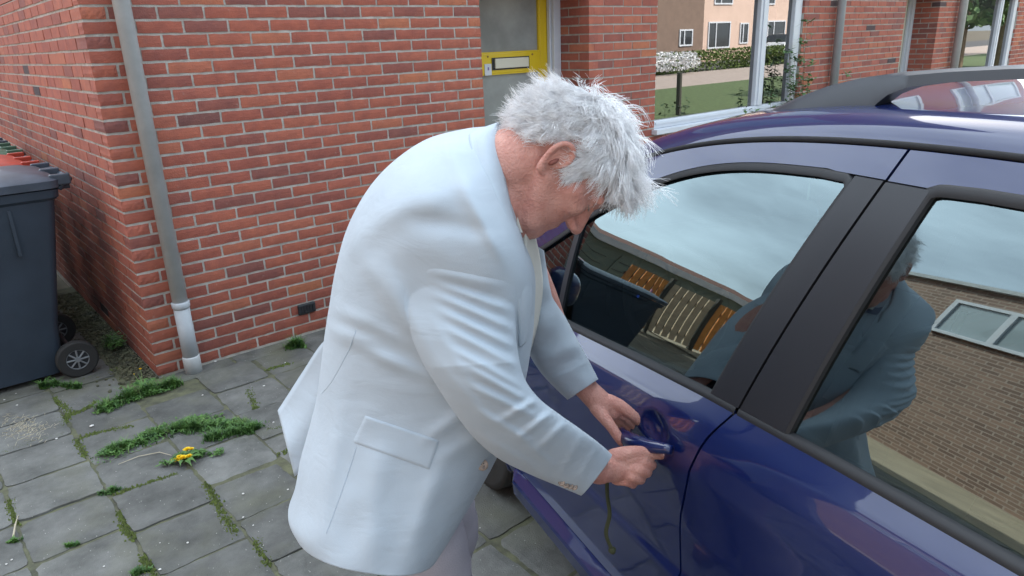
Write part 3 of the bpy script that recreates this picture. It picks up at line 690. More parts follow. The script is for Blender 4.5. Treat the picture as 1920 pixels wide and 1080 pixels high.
# climbing / twiggy plants before the large window
def twiggy(x, y, h, n, lab, seed, spread=.25, leafy=1.0):
    rs = random.Random(seed); root = empty('rose_bush', (x, y, -.03), label=lab, cat='plant'); st = MB(); lf = MB()
    for k in range(n):
        a = rs.uniform(0, 6.28); p = np.array([rs.uniform(-.06, .06), rs.uniform(-.03, .03), 0.]); pts = [p.copy()]; hh = h * rs.uniform(.55, 1.0)
        for s in range(9):
            p = p + np.array([math.cos(a) * spread * .1 + rs.gauss(0, .015), math.sin(a) * spread * .04, hh / 9]); p[1] = min(p[1], -y - .03 if y > -.5 else p[1]); pts.append(p.copy())
            a += rs.gauss(0, .5)
            for q in range(int(rs.uniform(8, 20) * leafy)):
                c = p + np.array([rs.gauss(0, .035), rs.gauss(0, .025), rs.gauss(0, .03)]); L = rs.uniform(.018, .04); b = rs.uniform(0, 6.28); o = len(lf.v)
                d = np.array([math.cos(b), math.sin(b), rs.uniform(-.6, .4)]) * L; e = np.array([-math.sin(b), math.cos(b), rs.uniform(-.3, .3)]) * L * .45
                lf.v += [c - d, c - e, c + d, c + e]; lf.f.append((o, o + 1, o + 2, o + 3))
        st.tube(pts, [.006 * (1 - i / 11) for i in range(10)], 5)
    st.build('stem', M['twig'], root); tag(lf.build('foliage', M['hedge_leaf'], root), kind='stuff')
M['hedge_leaf'] = pmat('garden_leaf', (.08, .17, .05), .6, var=.3, vscale=20)
twiggy(6.28, -.12, 1.9, 9, 'tall thin climbing plant against the right edge of the large window', 3, .22)
twiggy(5.72, -.1, 1.15, 3, 'single thin stem in front of the window mullion', 4, .1, .8)
twiggy(5.15, -.35, 1.05, 6, 'low twiggy shrub in front of the large left pane', 5, .3, .8)
twiggy(6.75, -.12, 1.25, 4, 'sparse leafy shoots against bricks between window and downpipe', 6, .3, .7)
#PART3
# ================================================================ THINGS BEYOND, MOSTLY SEEN IN REFLECTIONS
# neighbour's brown brick side wall with a double window, left of the yard
nh = empty('neighbour_house', (-6, 0, 0), label='brown brick neighbour house mirrored in the rear door window', cat='house')
wl = MB(); wl.box((-5, -7, -.04), (0, 4.9, 4.62)); wl = wl.build('wall', M['tiles'], nh)
uvl = wl.data.uv_layers.new(name='uv')
for p in wl.data.polygons:
    for li in p.loop_indices:
        q = wl.data.vertices[wl.data.loops[li].vertex_index].co; uvl.data[li].uv = (q.y if abs(p.normal.x) > .5 else q.x, q.z)
MB().box((-5.1, -7.1, 4.621), (.08, 5.0, 4.72)).build('coping', M['pipe'], nh)
fr = MB()
for a, b in (((.0, 1.5, 3.22), (.06, 3.65, 3.30)), ((.0, 1.5, 4.12), (.06, 3.65, 4.20)), ((.0, 1.5, 3.301), (.06, 1.58, 4.119)), ((.0, 3.57, 3.301), (.06, 3.65, 4.119)), ((.0, 2.66, 3.301), (.06, 2.76, 4.119))): fr.box((a[0] + .002,) + a[1:], b)
f_ = fr.build('window', M['whitepaint'], nh)
for a, b in ((1.58, 2.66), (2.76, 3.57)): MB().box((.003, a, 3.30), (.03, b, 4.12)).build('pane', M['skyglass'], f_)

gr = empty('garage_row', (-4.5, 11.5, 0), label='low green grey garage row with a white fascia, mirrored in the front car window', cat='garage')
MB().box((-4, -1.5, -.04), (4.2, 2.5, 2.25)).build('wall', M['greenwall'], gr)
MB().box((-4.15, -1.65, 2.25), (4.3, 2.6, 2.5)).build('fascia', M['whitepaint'], gr)
for k in range(5):
    d_ = MB().box((-3.7 + k * 1.6, -1.53, 0), (-2.3 + k * 1.6, -1.503, 2.05)).build('garage_door', M['greenwall'], gr)
    s_ = MB()
    for q in range(5): s_.box((-3.7 + k * 1.6 + .03, -1.545, .35 + q * .35), (-2.3 + k * 1.6 - .03, -1.531, .37 + q * .35))
    s_.build('door_rib', M['black'], d_)

def fence(x, y, mat, lab, rz=0):
    r = empty('fence_panel', (x, y, 0), rz, label=lab, cat='fence', group='slatted garden fence panels by the sandy yard')
    for k in range(6):
        q = MB().box((.02 + k * .125, -.02, .06), (.115 + k * .125, .02, 1.62)).build('slat', M[mat], r)
    MB().box((-.06, -.05, -.04), (.0, .05, 1.75)).build('post', M['postdark'], r)
    b = MB(); b.box((0, .021, .3), (.76, .05, .38)); b.box((0, .021, 1.3), (.76, .05, 1.38)); b.build('rail', M['postdark'], r)
for k, (m_, l_) in enumerate([('orange', 'orange slatted fence panel nearest the brick house'), ('paletimber', 'pale weathered fence panel between two orange ones'), ('orange', 'second orange slatted fence panel, left of the pale one'), ('paletimber', 'last pale slatted fence panel farthest from the house')]):
    fence(-3.15 - k * .82, 5.6, m_, l_)
fh = empty('far_house', (-9, 24, 0), label='distant house with red brown roof behind the garages', cat='house')
MB().box((-9, -4, -.04), (9, 4, 2.4)).build('wall', M['render_brown'], fh)
mesh('roof', [(-9.4, -4.4, 2.3), (9.4, -4.4, 2.3), (9.4, 0, 4.3), (-9.4, 0, 4.3), (-9.4, 4.4, 2.3), (9.4, 4.4, 2.3)], [(0, 1, 2, 3), (3, 2, 5, 4), (0, 3, 4), (1, 5, 2)], M['redroof'] if 'redroof' in M else M['render_brown'], fh)

# street side, mirrored in the large house window
def street_house(x0, x1, y, wallmat, h, wins, lab):
    r = empty('street_house', (x0, y, 0), label=lab, cat='house')
    MB().box((0, -8, -.04), (x1 - x0, 0, h)).build('wall', M[wallmat], r)
    for a, b, za, zb, m_ in wins:
        a -= x0; b -= x0; f = MB(); t = .09
        f.box((a, .002, za), (b, .06, za + t)); f.box((a, .002, zb - t), (b, .06, zb)); f.box((a, .002, za + t), (a + t, .06, zb - t)); f.box((b - t, .002, za + t), (b, .06, zb - t)); f.box((a + (b - a) * .33, .002, za + t), (a + (b - a) * .33 + t, .06, zb - t))
        wf = f.build('window', M['whitepaint'], r); MB().box((a + t, .001, za + t), (b - t, .02, zb - t)).build('pane', M['darkglass'], wf)
    mesh('roof', [(-.3, .4, h), (x1 - x0 + .3, .4, h), (x1 - x0 + .3, -4, h + 3), (-.3, -4, h + 3), (-.3, -8.4, h), (x1 - x0 + .3, -8.4, h)], [(0, 1, 2, 3), (3, 2, 5, 4), (0, 3, 4), (1, 5, 2)], M['render_brown'], r)
street_house(24, 38.6, -23.7, 'render_brown', 6, [(36.2, 37.5, .95, 1.9, 0)], 'brown walled house across the street with one small window')
street_house(38.7, 62, -24, 'render_pink', 6, [(39.5, 41.9, .7, 2.3, 0), (43, 44, .9, 2.2, 0), (46.3, 48.6, .5, 2.3, 0), (50, 51.6, .9, 2.2, 0), (40, 42, 3.3, 4.7, 0), (45, 47, 3.3, 4.7, 0), (54, 57, .9, 2.3, 0)], 'pale pinkish house across the street with white windows')
def leafmass(name, c, s, n, leaf, mat, seed, parent=None, kind=None):
    rs = random.Random(seed); vs = []; fs = []
    for _ in range(n):
        while True:
            p = np.array([rs.uniform(-1, 1) for _ in range(3)])
            if np.sum(np.abs(p) ** 4) < 1 and noise.noise(Vector(p * 2.2) + Vector((seed, 0, 0))) > -.15: break
        p = p * s + c; a = np.array([rs.gauss(0, 1) for _ in range(3)]); a /= np.linalg.norm(a); b = np.cross(a, [rs.gauss(0, 1) for _ in range(3)]); b /= np.linalg.norm(b) + 1e-6; o = len(vs); q = leaf * rs.uniform(.6, 1.3)
        vs += [p - a * q, p - b * q * .6, p + a * q, p + b * q * .6]; fs.append((o, o + 1, o + 2, o + 3))
    return mesh(name, vs, fs, M[mat], parent)
hd = leafmass('hedge', np.array([32, -16.9, .42]), np.array([13, .4, .5]), 16000, .06, 'hedge', 2); tag(hd, 'long clipped green hedge along the street, mirrored in the house window', 'hedge')
fl = leafmass('flower_bush', np.array([24.2, -15.9, .55]), np.array([3.0, .5, .4]), 3000, .05, 'whitecar', 5); tag(fl, 'white flowering bush in front of the hedge', 'bush')
def tree(x, y, h, r, lab, seed, mat='hedge'):
    t = empty('tree', (x, y, 0), label=lab, cat='tree')
    MB().tube([(0, 0, -.05), (.05, 0, h * .3), (0, .1, h * .62)], [.16, .12, .06], 8).build('trunk', M['twig'], t)
    tag(leafmass('crown', np.array([0, 0, h * .68]), np.array([r, r, h * .34]), 3500, .14, mat, seed, t))
tree(20.5, -3.2, 4.6, 1.5, 'small bright green tree on the lawn beyond the row', 11, 'hedge_leaf'); tree(33, -6, 5.5, 2.2, 'broad green tree further along the lawn', 12, 'hedge_leaf'); tree(48, -9, 7, 2.8, 'large tree at the end of the street', 13)
pst = MB().tube([(0, 0, -.04), (0, 0, .86)], .055, 10).build('wooden_post', M['postdark']); pst.location = (12.25, -5.7, 0); tag(pst, 'short dark post standing on the lawn, mirrored in the house window', 'post')
def simple_car(x, y, rz, lab, mat='whitecar'):
    r = empty('parked_car', (x, y, 0), rz, label=lab, cat='car', group='cars parked in the street')
    prof = [(-2.1, .3), (-2.15, .75), (-1.9, 1.0), (-1.0, 1.0), (.9, .98), (1.9, .82), (2.15, .6), (2.1, .3)]; cab = [(-1.85, 1.0), (-1.5, 1.42), (.1, 1.46), (.95, .98)]
    def ext(p, w0, w1):
        vs = [(a, -w0 if i not in (1, 2) or w0 == w1 else -w1, b) for i, (a, b) in enumerate(p)] + [(a, w0 if i not in (1, 2) or w0 == w1 else w1, b) for i, (a, b) in enumerate(p)]
        n = len(p); return vs, [tuple(range(n)), tuple(range(n, 2 * n))[::-1]] + [(i, i + n, (i + 1) % n + n, (i + 1) % n) for i in range(n)]
    b = fixn(mesh('body', *ext(prof, .83, .83), M[mat], r)); bevel(b, .07, 3)
    c = fixn(mesh('cabin', *ext(cab, .76, .6), M['darkglass'], r)); bevel(c, .05, 2)
    mesh('roof', [(-1.48, -.6, 1.435), (.08, -.6, 1.475), (.08, .6, 1.475), (-1.48, .6, 1.435)], [(0, 1, 2, 3)], M[mat], r)
    for px_ in (-1.3, 1.3):
        for sy in (-.8, .8): MB().tube([(px_, sy - .09, .31), (px_, sy + .09, .31)], .31, 20).build('wheel', M['tyre'], r)
simple_car(42.3, -20, 0, 'white car parked across the street before the pinkish house'); simple_car(30, -2.6, .3, 'white car parked beyond the next house, mirrored in its window')
#PART4
# ================================================================ THE CAR
CO = np.array([.33, -3.16, 0.]); CU = np.array([.2706, .9627, 0.]); CV = np.array([-.9627, .2706, 0.])
HALF = .80
def CP(t, d, z, side=1):
    if side < 0: d = -2 * HALF - d
    return CO + t * CU + d * CV + np.array([0, 0, z])
def on_d(px, py, d):
    r = ray(px, py); P = CAM + r * (d - (CAM - CO) @ CV) / (r @ CV); return (P - CO) @ CU, P[2]
def interp(x, xs, ys): return float(np.interp(x, xs, ys))
bt = [-2.3, -1.2, -.6, -.3, 0, .25, .43, .61, .9, 2.3]; bz = [.99, .985, .972, .962, .946, .926, .909, .893, .870, .80]
def ZB(t): return interp(t, bt, bz)
GD = .18
gp = [on_d(*p, -GD) for p in [(1265, 283), (1350, 268), (1450, 263), (1550, 263), (1700, 273), (1800, 283), (1920, 298)]][::-1]
gt = [-2.3, -1.6, -.9] + [q[0] for q in gp] + [.60, .80, 1.0, 1.2]; gzv = [1.33, 1.40, 1.435] + [q[1] for q in gp] + [1.285, 1.17, 1.04, .90]
_gc = np.polyfit([q[0] for q in gp] + [-.9, .62], [q[1] for q in gp] + [1.436, 1.28], 4)
def ZG(t):
    if -.9 <= t <= .6: return float(np.polyval(_gc, t))
    return interp(t, gt, gzv)
lw = [0, .05, .10, .30, .42, .435, .60, .80, .88, .94, 1.0]; ld = [.0, .03, .045, .052, .058, .050, .060, .060, .052, .034, 0.]
from bisect import bisect
HCUP = None
def DL(t, z):      # lower body skin
    w_ = (z - .20) / (ZB(t) - .20); d = interp(w_, lw, ld)
    for k, s in ((.012, 1),): 
        d = (interp(w_ - k, lw, ld) + d * 2 + interp(w_ + k, lw, ld)) / 4
    if t > 1.2: d -= ((t - 1.2) / 1.0) ** 2 * .2
    if t < -1.3: d -= ((-1.3 - t) / 1.0) ** 2 * .16
    if HCUP:
        q = ((t - HCUP[0]) / .052) ** 2 + ((z - HCUP[1]) / .034) ** 2
        if q < 1: d -= .015 * (1 - q)
    return d
def DG(t, z):      # glasshouse skin, curving inwards
    zb, zg = ZB(t), ZG(t); s = (z - zb) / max(.05, (1.44 - .93)); d = -(.102 * s + .0785 * s * s) * 1.0
    if t > .55: d -= (t - .55) ** 2 * .25
    if t < -1.3: d -= ((-1.3 - t) / 1.0) ** 2 * .16
    return d
def on_skin(px, py, f, off=0):
    d = 0.
    for _ in range(25):
        t, z = on_d(px, py, d); d = f(t, z) + off
    return t, z
def line_t(p, q, f):   # edge of a panel as t(z) through two picture points
    (t0, z0), (t1, z1) = on_skin(*p, f), on_skin(*q, f)
    return lambda z: t0 + (t1 - t0) * (z - z0) / (z1 - z0)
car = empty('car', (0, 0, 0), label='dark blue estate car with black roof rails, the man bends at its front door', cat='car')
def outw(ob, side=1, up=False):
    # make the faces look outwards (towards the street side of the panel, or upwards)
    a = Vector(CV * side) if not up else Vector((0, 0, 1))
    tot = sum((p.normal.dot(a) * p.area for p in ob.data.polygons), 0.0)
    if tot < 0: ob.data.flip_normals()
def patch_(name, tL, tR, zlo, zhi, f, nu, nv, mat, side=1, off=0, flange=.010, hole=None, parent=None, inset=0.0):
    """skin panel between the edges tL(z)..tR(z) and zlo(t)..zhi(t)"""
    vs = []; 
    for i in range(nu):
        a = i / (nu - 1)
        for j in range(nv):
            b = j / (nv - 1); z = 1.0
            t = 0
            for _ in range(8):
                zz = z; tl, tr = tL(zz), tR(zz); t = tl + (tr - tl) * a; z = zlo(t) + (zhi(t) - zlo(t)) * b
            vs.append((t, f(t, z) + off, z))
    fs = grid_faces(nu, nv)
    if hole:
        fs = [q for q in fs if not hole(sum(vs[k][0] for k in q) / 4, sum(vs[k][2] for k in q) / 4)]
    if flange:
        border = [(i, 0) for i in range(nu)] + [(nu - 1, j) for j in range(1, nv)] + [(i, nv - 1) for i in range(nu - 2, -1, -1)] + [(0, j) for j in range(nv - 2, 0, -1)]
        ids = [i * nv + j for i, j in border]; o = len(vs)
        c = np.mean([vs[k] for k in ids], axis=0)
        for k in ids: vs.append((vs[k][0], vs[k][1] - flange, vs[k][2]))
        n = len(ids)
        for k in range(n): fs.append((ids[k], ids[(k + 1) % n], o + (k + 1) % n, o + k))
    ob = mesh(name, [CP(*p, side) for p in vs], fs, M[mat], parent or car, True); fixn(ob)
    outw(ob, side)
    ob.modifiers.new('e', 'EDGE_SPLIT').split_angle = R_(38); return ob
C = lambda c: (lambda q: c)
shut_lo = lambda z: interp(z, [.2, .35, .55, .68, .80, .88, .95], [.01, .0, .0, -.002, -.022, -.048, -.083])
topS = on_skin(1708, 277, DG)
shut_hi = lambda z: -.083 + (topS[0] + .083) * (z - .945) / (topS[1] - .945)
g5 = .0028
WF, WR = 1.27, -1.34
arch = lambda t, z: (t - WF) ** 2 + (z - .30) ** 2 < .335 ** 2 or (t - WR) ** 2 + (z - .30) ** 2 < .335 ** 2
hc = on_skin(1226, 800, DL)
hole_h = None; HCUP_T = hc
front_edge = lambda z: interp(z, [.2, .3, .5, .9], [.80, .872, .885, .90])
edge_glass_r = line_t((1592, 335), (1336, 728), DG)       # rear edge of the front pane
edge_rear_l = line_t((1756, 362), (1492, 797), DG)        # front edge of the rear pane
seal_f = lambda z: edge_glass_r(z) - .016
seal_r = lambda z: edge_rear_l(z) + .016
ztop_px = [on_skin(*p, DG) for p in [(1285, 326), (1350, 320), (1430, 318), (1500, 320), (1588, 334)]][::-1]
_tc = np.polyfit([q[0] for q in ztop_px] + [.62, .85], [q[1] for q in ztop_px] + [1.165, 1.03], 4)
ZT = lambda t: float(np.polyval(_tc, t)) if t > -.14 else ztop_px[0][1]
zr_px = [on_skin(*p, DG) for p in [(1760, 364), (1840, 374), (1920, 388)]]
ZTR = lambda t: interp(t, [-1.9, -.9] + [q[0] for q in zr_px[::-1]], [1.33, zr_px[2][1] + .002] + [q[1] for q in zr_px[::-1]])
for side in (1, -1):
    HCUP = hc; doorp = patch_('front_door', lambda z: front_edge(z) - g5, lambda z: shut_lo(z) + g5, C(.305), lambda t: ZB(t) - .008, DL, 150, 120, 'paint', side)
    HCUP = None; rdoor = patch_('rear_door', lambda z: shut_lo(z) - g5, lambda z: interp(z, [.2, .3, .65, .99], [-.93, -.96, -.99, -1.12]), C(.305), lambda t: ZB(t) - .008, DL, 60, 60, 'paint', side, hole=arch)
    patch_('front_fender', C(2.12), lambda z: front_edge(z) + g5, C(.215), lambda t: ZB(t) + .02, DL, 90, 50, 'paint', side, hole=arch)
    patch_('rear_quarter_panel', lambda z: interp(z, [.2, .3, .65, .99], [-.93, -.96, -.99, -1.12]) - .004, C(-2.2), C(.215), lambda t: ZB(t) - .004, DL, 80, 50, 'paint', side, hole=arch)
    # sill with an upward facing step under the doors
    vs = []; prof = [(.040, .302), (.052, .298), (.078, .288), (.082, .278), (.078, .235), (.060, .20), (.0, .185)]
    ts = np.linspace(.86, -.98, 40)
    for t in ts:
        e = min(1, max(0, (.88 - t) / .05)); 
        for d, z in prof: vs.append(CP(t, d * (1 if e >= 1 else .5 + .5 * e), z, side))
    s_ = fixn(mesh('sill', vs, grid_faces(len(ts), len(prof)), M['paint'], car, False))
    # black backing behind the gaps
    patch_('door_shut', C(.95), C(-1.2), C(.30), lambda t: ZB(t) - .01, lambda t, z: DL(t, z) - .02, 20, 14, 'underbody', side, flange=0, hole=(lambda t, z: ((t - hc[0]) / .11) ** 2 + ((z - hc[1]) / .09) ** 2 < 1))
    # belt seal strips
    for a, b in ((.98, -.083 + .004), (-.083 - .004, -1.10), (-1.13, -1.8)):
        tt = np.linspace(a, b, 24); vs = []
        pr = [(-.026, -.008), (-.022, .008), (-.010, .010), (.002, .007), (.006, -.001), (.005, -.009)]
        for t in tt:
            for d, z in pr: vs.append(CP(t, DL(t, ZB(t)) + d, ZB(t) + z - .004, side))
        be = fixn(mesh('belt_moulding', vs, grid_faces(len(tt), len(pr)), M['rubber'], car, True)); be.modifiers.new('e', 'EDGE_SPLIT').split_angle = R_(50)
    # black pillar trims either side of the shut line
    zt0 = lambda t: ZB(t) + .004
    zp = lambda t: interp(t, [-.5, topS[0] - .05, -.11, 0], [1.385, 1.392, 1.398, 1.38])
    def pcap(t): return min(ZT(t) if t > -.1 else 1.6, 1.6)
    patch_('pillar_trim', lambda z: seal_f(z) + .006, lambda z: shut_hi(z) + g5, zt0, lambda t: 1.393, DG, 10, 40, 'blacktrim', side, .004)
    patch_('pillar_trim', lambda z: shut_hi(z) - g5, lambda z: seal_r(z) - .006, zt0, lambda t: 1.392, DG, 10, 40, 'blacktrim', side, .004)
    # painted frames above the glass
    patch_('front_door_frame', C(.97), lambda z: shut_hi(z) + g5, lambda t: ZT(t) + .012 if t > -.115 else 1.395, lambda t: ZG(t) - .004, DG, 60, 10, 'paint', side, .001)
    patch_('rear_door_frame', lambda z: shut_hi(z) - g5, C(-1.10), lambda t: (ZTR(t) + .012) if t < seal_r(1.39) else 1.394, lambda t: ZG(t) - .004, DG, 50, 10, 'paint', side, .001)
    patch_('rear_pillar', C(-1.82), C(-2.15), lambda t: ZB(t), lambda t: ZG(t), DG, 12, 12, 'paint', side)
    patch_('rear_pillar', C(-1.10), C(-1.17), lambda t: ZB(t), lambda t: ZG(t), DG, 6, 20, 'blacktrim', side, .002)
    patch_('front_pillar', lambda z: 1.12 , lambda z: .968, lambda t: ZB(t), lambda t: max(ZG(t), ZB(t) + .01), DG, 8, 8, 'paint', side)
    patch_('shut_backing', C(-.0), C(-.35), lambda t: 1.0, lambda t: 1.42, lambda t, z: DG(t, z) - .012, 10, 10, 'underbody', side, flange=0, hole=lambda t, z: not (seal_r(z) - .02 < t < seal_f(z) + .02))
    # glass
    GI = -.008
    patch_('front_door_glass', C(.632), lambda z: seal_f(z) + .012, lambda t: ZB(t) - .01, lambda t: ZT(t) + .008, DG, 50, 40, 'carglass', side, GI, 0)
    patch_('quarter_light', lambda z: .985, C(.652), lambda t: ZB(t) - .01, lambda t: max(ZT(t) + .008, ZB(t)), DG, 20, 20, 'carglass', side, GI, 0)
    patch_('rear_door_glass', lambda z: seal_r(z) - .012, C(-1.095), lambda t: ZB(t) - .01, lambda t: ZTR(t) + .008, DG, 50, 40, 'carglass', side, GI, 0)
    patch_('rear_quarter_glass', C(-1.18), C(-1.81), lambda t: ZB(t) - .01, lambda t: ZG(t) - .04, DG, 30, 20, 'carglass', side, GI, 0)
    patch_('quarter_light_divider', C(.655), C(.629), lambda t: ZB(t) - .006, lambda t: ZT(t) + .01, DG, 4, 20, 'blacktrim', side, .0)
    # rubber seals round the panes: flat raised bands
    def band(name, pts, wdt, hgt, mat='rubber'):
        P3 = []; n = len(pts)
        for i, (t, z) in enumerate(pts):
            a = np.array(pts[max(i - 1, 0)]); b = np.array(pts[min(i + 1, n - 1)]); tg = (b - a) / (np.linalg.norm(b - a) + 1e-9); nr = np.array([-tg[1], tg[0]])
            for s, h in ((-1, -.006), (-.95, hgt * .5), (-.55, hgt), (.3, hgt * .9), (.85, hgt * .15), (1, -.008)):
                q = np.array([t, z]) + nr * wdt / 2 * s; P3.append(CP(q[0], DG(q[0], q[1]) + h, q[1], side))
        o = fixn(mesh(name, P3, grid_faces(n, 6), M[mat], car, True)); o.modifiers.new('e', 'EDGE_SPLIT').split_angle = R_(50)
    rz = [ZB(0) + (ZT(-.1) - .012 - ZB(0)) * k / 20 for k in range(21)]
    pts = [(seal_f(z) + .006, z) for z in rz]; zc = pts[-1]
    corner = [(zc[0] + .004, zc[1] + .008), (zc[0] + .012, ZT(-.1) + .0025)]
    topl = [(t, ZT(t) + .004) for t in np.linspace(-.085, .95, 40)]
    band('window_seal', pts + corner + topl, .016, .003)
    zc2 = ZTR(-.29)
    rz = [ZB(-.2) + (zc2 - .012 - ZB(-.2)) * k / 20 for k in range(21)]
    pts = [(seal_r(z) - .004, z) for z in rz]
    tE = seal_r(zc2)
    band('window_seal', pts[::1] + [(tE - .006, zc2 - .001), (tE - .018, zc2 + .004)] + [(t, ZTR(t) + .005) for t in np.linspace(tE - .03, -1.09, 30)], .020, .004)
    # gutter strip
    tt = np.linspace(1.12, -2.1, 70); gs = [CP(t, DG(t, ZG(t)) - .004, ZG(t) + .002, side) for t in tt]
    MB().tube(gs, .0055, 8).build('roof_gutter', M['underbody'], car, True)
    # wheels
    for tw in (WF, WR):
        c = CP(tw, -.075, .30, side); ax = CV * side
        MB().tube([c - ax * .10, c - ax * .095, c + ax * .09, c + ax * .10], [.27, .30, .30, .275], 40).build('tyre', M['tyre'], car, True)
        wh = MB(); wh.tube([c + ax * .08, c + ax * .103], .19, 30)
        for k in range(5):
            a = k * 1.2566; dv = CU * math.cos(a) + np.array([0, 0, math.sin(a)]); wh.tube([c + ax * .108, c + ax * .106 + dv * .18], [.03, .035], 6)
        wh.build('wheel_rim', M['alloy'], car)
        lip = [CP(tw + .337 * math.cos(a), DL(tw + .337 * math.cos(a), max(.21, .30 + .337 * math.sin(a))) - .003, .30 + .337 * math.sin(a), side) for a in np.linspace(R_(-14), R_(194), 40)]
        MB().tube(lip, .011, 8).build('arch_lip', M['paint'], car, True)
        well = []; 
        for a in np.linspace(R_(-20), R_(200), 24):
            for dd in (.03, -.30): well.append(CP(tw + .345 * math.cos(a), dd, .30 + .345 * math.sin(a), side))
        mesh('wheel_well', well, grid_faces(24, 2), M['underbody'], car); MB().box((-.34, -.34, -.005), (.34, .34, .005), Matrix(((CU[0], 0, CV[0], CP(tw, -.30, .33, side)[0]), (CU[1], 0, CV[1], CP(tw, -.30, .33, side)[1]), (0, 1, 0, .33), (0, 0, 0, 1)))).build('wheel_well', M['underbody'], car)
    # roof rail: tapering bar with feet, open underneath
    RD = -.285
    rp = [on_d(*p, RD) for p in [(1422, 219), (1460, 201), (1500, 182), (1560, 160), (1620, 146), (1700, 134), (1800, 127), (1920, 121)]]
    rtop = lambda t: interp(t, [-1.8, -1.6, -1.2] + [q[0] for q in rp[::-1]], [1.44, 1.52, rp[-1][1] + .003] + [q[1] for q in rp[::-1]])
    t_front = rp[0][0]; op = [on_d(*p, RD + .012) for p in [(1642, 206), (1652, 190), (1672, 176), (1710, 163), (1780, 154), (1920, 148)]]
    rin = lambda t: interp(t, [-1.62, -1.5, -1.2] + [q[0] for q in op[::-1]], [1.46, 1.51, op[-1][1]] + [q[1] for q in op[::-1]])
    base = lambda t: ZG(t) + .040
    tt = list(np.linspace(t_front, -1.78, 110)); vs = []; 
    for t in tt:
        zt_ = rtop(t); open_ = op[0][0] > t > -1.62; zl = max(rin(t), base(t)) if open_ else base(t); zl = min(zl, zt_ - .004)
        wd = .017 if open_ else .017; k = min(1, (zt_ - base(t)) / .05 + .25)
        for d, f in ((-wd * k, 0), (-wd * k, .7), (-wd * .5 * k, 1), (wd * .4 * k, 1), (wd * k, .75), (wd * 1.15 * k, 0)): vs.append(CP(t, RD + d, zl + (zt_ - zl) * f, side))
    fs = grid_faces(len(tt), 6) + [(i * 6 + 5, i * 6, (i + 1) * 6, (i + 1) * 6 + 5) for i in range(len(tt) - 1)]
    rl = fixn(mesh('roof_rail', vs, fs, M['rail'], car, True)); rl.modifiers.new('e', 'EDGE_SPLIT').split_angle = R_(45)
    tt = np.linspace(t_front - .02, -1.76, 50); vs = []
    for t in tt:
        for d, z in ((-.028, -.02), (-.026, .012), (.022, .006), (.03, -.03)): vs.append(CP(t, RD + d, base(t) + z, side))
    fixn(mesh('rail_base', vs, grid_faces(50, 4), M['blacktrim'], car))
# roof skin, lengthwise grid
def roofz(t, q):   # q = distance inwards from the gutter
    h = interp(q, [0, .008, .018, .032, .055, .11, .2, .35, .62], [0, .018, .033, .044, .051, .058, .069, .082, .092])
    return ZG(t) + h
vs = []; tsr = np.linspace(.62, -2.12, 80); qs = list(np.linspace(0, .12, 22)) + list(np.linspace(.16, .62, 9))
for t in tsr:
    dG = DG(t, ZG(t)) - .008; W = -HALF - dG
    row = []
    for q in qs: row.append((dG + W * (q / .62 if q > .12 else q / .62 * 1.0), q))
    sink = max(0, (t - .35)) ** 2 * .3 + max(0, -1.7 - t) ** 2 * .6
    L_ = [CP(t, dG + W * q / .62, roofz(t, q) - sink * q / .62) for q in qs]; L2 = [CP(t, -2 * HALF - (dG + W * q / .62), roofz(t, q) - sink * q / .62) for q in qs[::-1][1:]]
    vs += L_ + L2
nq = 2 * len(qs) - 1
fixn(mesh('roof', vs, grid_faces(80, nq), M['paint'], car, True))
# windscreen, bonnet, nose, tailgate
def strip(name, rows, mat, smooth=True):
    n = len(rows[0]); o = fixn(mesh(name, [p for r in rows for p in r], grid_faces(len(rows), n), M[mat], car, smooth)); outw(o, 1, name in ('windscreen', 'bonnet', 'rear_window', 'tailgate')); return o
sides = np.linspace(-1, 1, 15)
def crossrow(t, half, z, bow=.0, crown=.0): return [CO + (t - bow * s * s) * CU + (-HALF + half * s) * CV + np.array([0, 0, z - crown * s * s]) for s in sides]
strip('windscreen', [crossrow(.63 + .62 * k / 8, .56 + .17 * k / 8, 1.385 - .47 * (k / 8) ** 1.15, .10, .03) for k in range(9)], 'carglass')
def nose_half(t): return HALF - (((t - 1.2) / 1.0) ** 2 * .2 if t > 1.2 else 0) - .004
strip('bonnet', [crossrow(t, nose_half(t), ZB(t) + .072 - .05 * ((t - 1.1) / 1.0) ** 3, 0, .052 - .05 * ((t - 1.1) / 1.0) ** 3) for t in np.linspace(1.10, 2.12, 12)], 'paint')
bump_rows = []
for k in range(9):
    f = k / 8; zz = ZB(2.12) + .02 - (ZB(2.12) + .02 - .22) * f; bump_rows.append([CO + (2.118 + (.11 * math.sin(.25 + f * 2.7)) * (1 - s ** 4)) * CU + (-HALF + nose_half(2.12) * s) * CV + np.array([0, 0, zz]) for s in sides])
strip('front_bumper', bump_rows, 'paint')
strip('tailgate', [crossrow(-2.10 - .12 * k / 8, .58 + .16 * k / 8, 1.44 - .8 * k / 8, -.08, .02) for k in range(9)], 'paint')
strip('rear_bumper', [crossrow(-2.24 - .05 * math.sin(k / 6 * 3.1), .74, .66 - .42 * k / 6, -.12, 0) for k in range(7)], 'paint')
strip('rear_window', [crossrow(-2.135 - .05 * k / 4, .52 + .05 * k / 4, 1.385 - .33 * k / 4, -.08, .02) for k in range(5)], 'carglass')
strip('floor_pan', [crossrow(t, .78, .22) for t in np.linspace(.9, -1.0, 4)], 'underbody')
for s in (-1, 1):
    c = CP(2.03, -HALF + s * .56, .66); MB().tube([c - CU * .05, c + CU * .01, c + CU * .03], [.09, .085, .05], 16).build('headlight', M['whitecar'], car, True)
    c = CP(-2.19, -HALF + s * .63, .85); MB().tube([c + CU * .05, c - CU * .015], [.07, .06], 12).build('tail_light', M['redlid'], car, True)
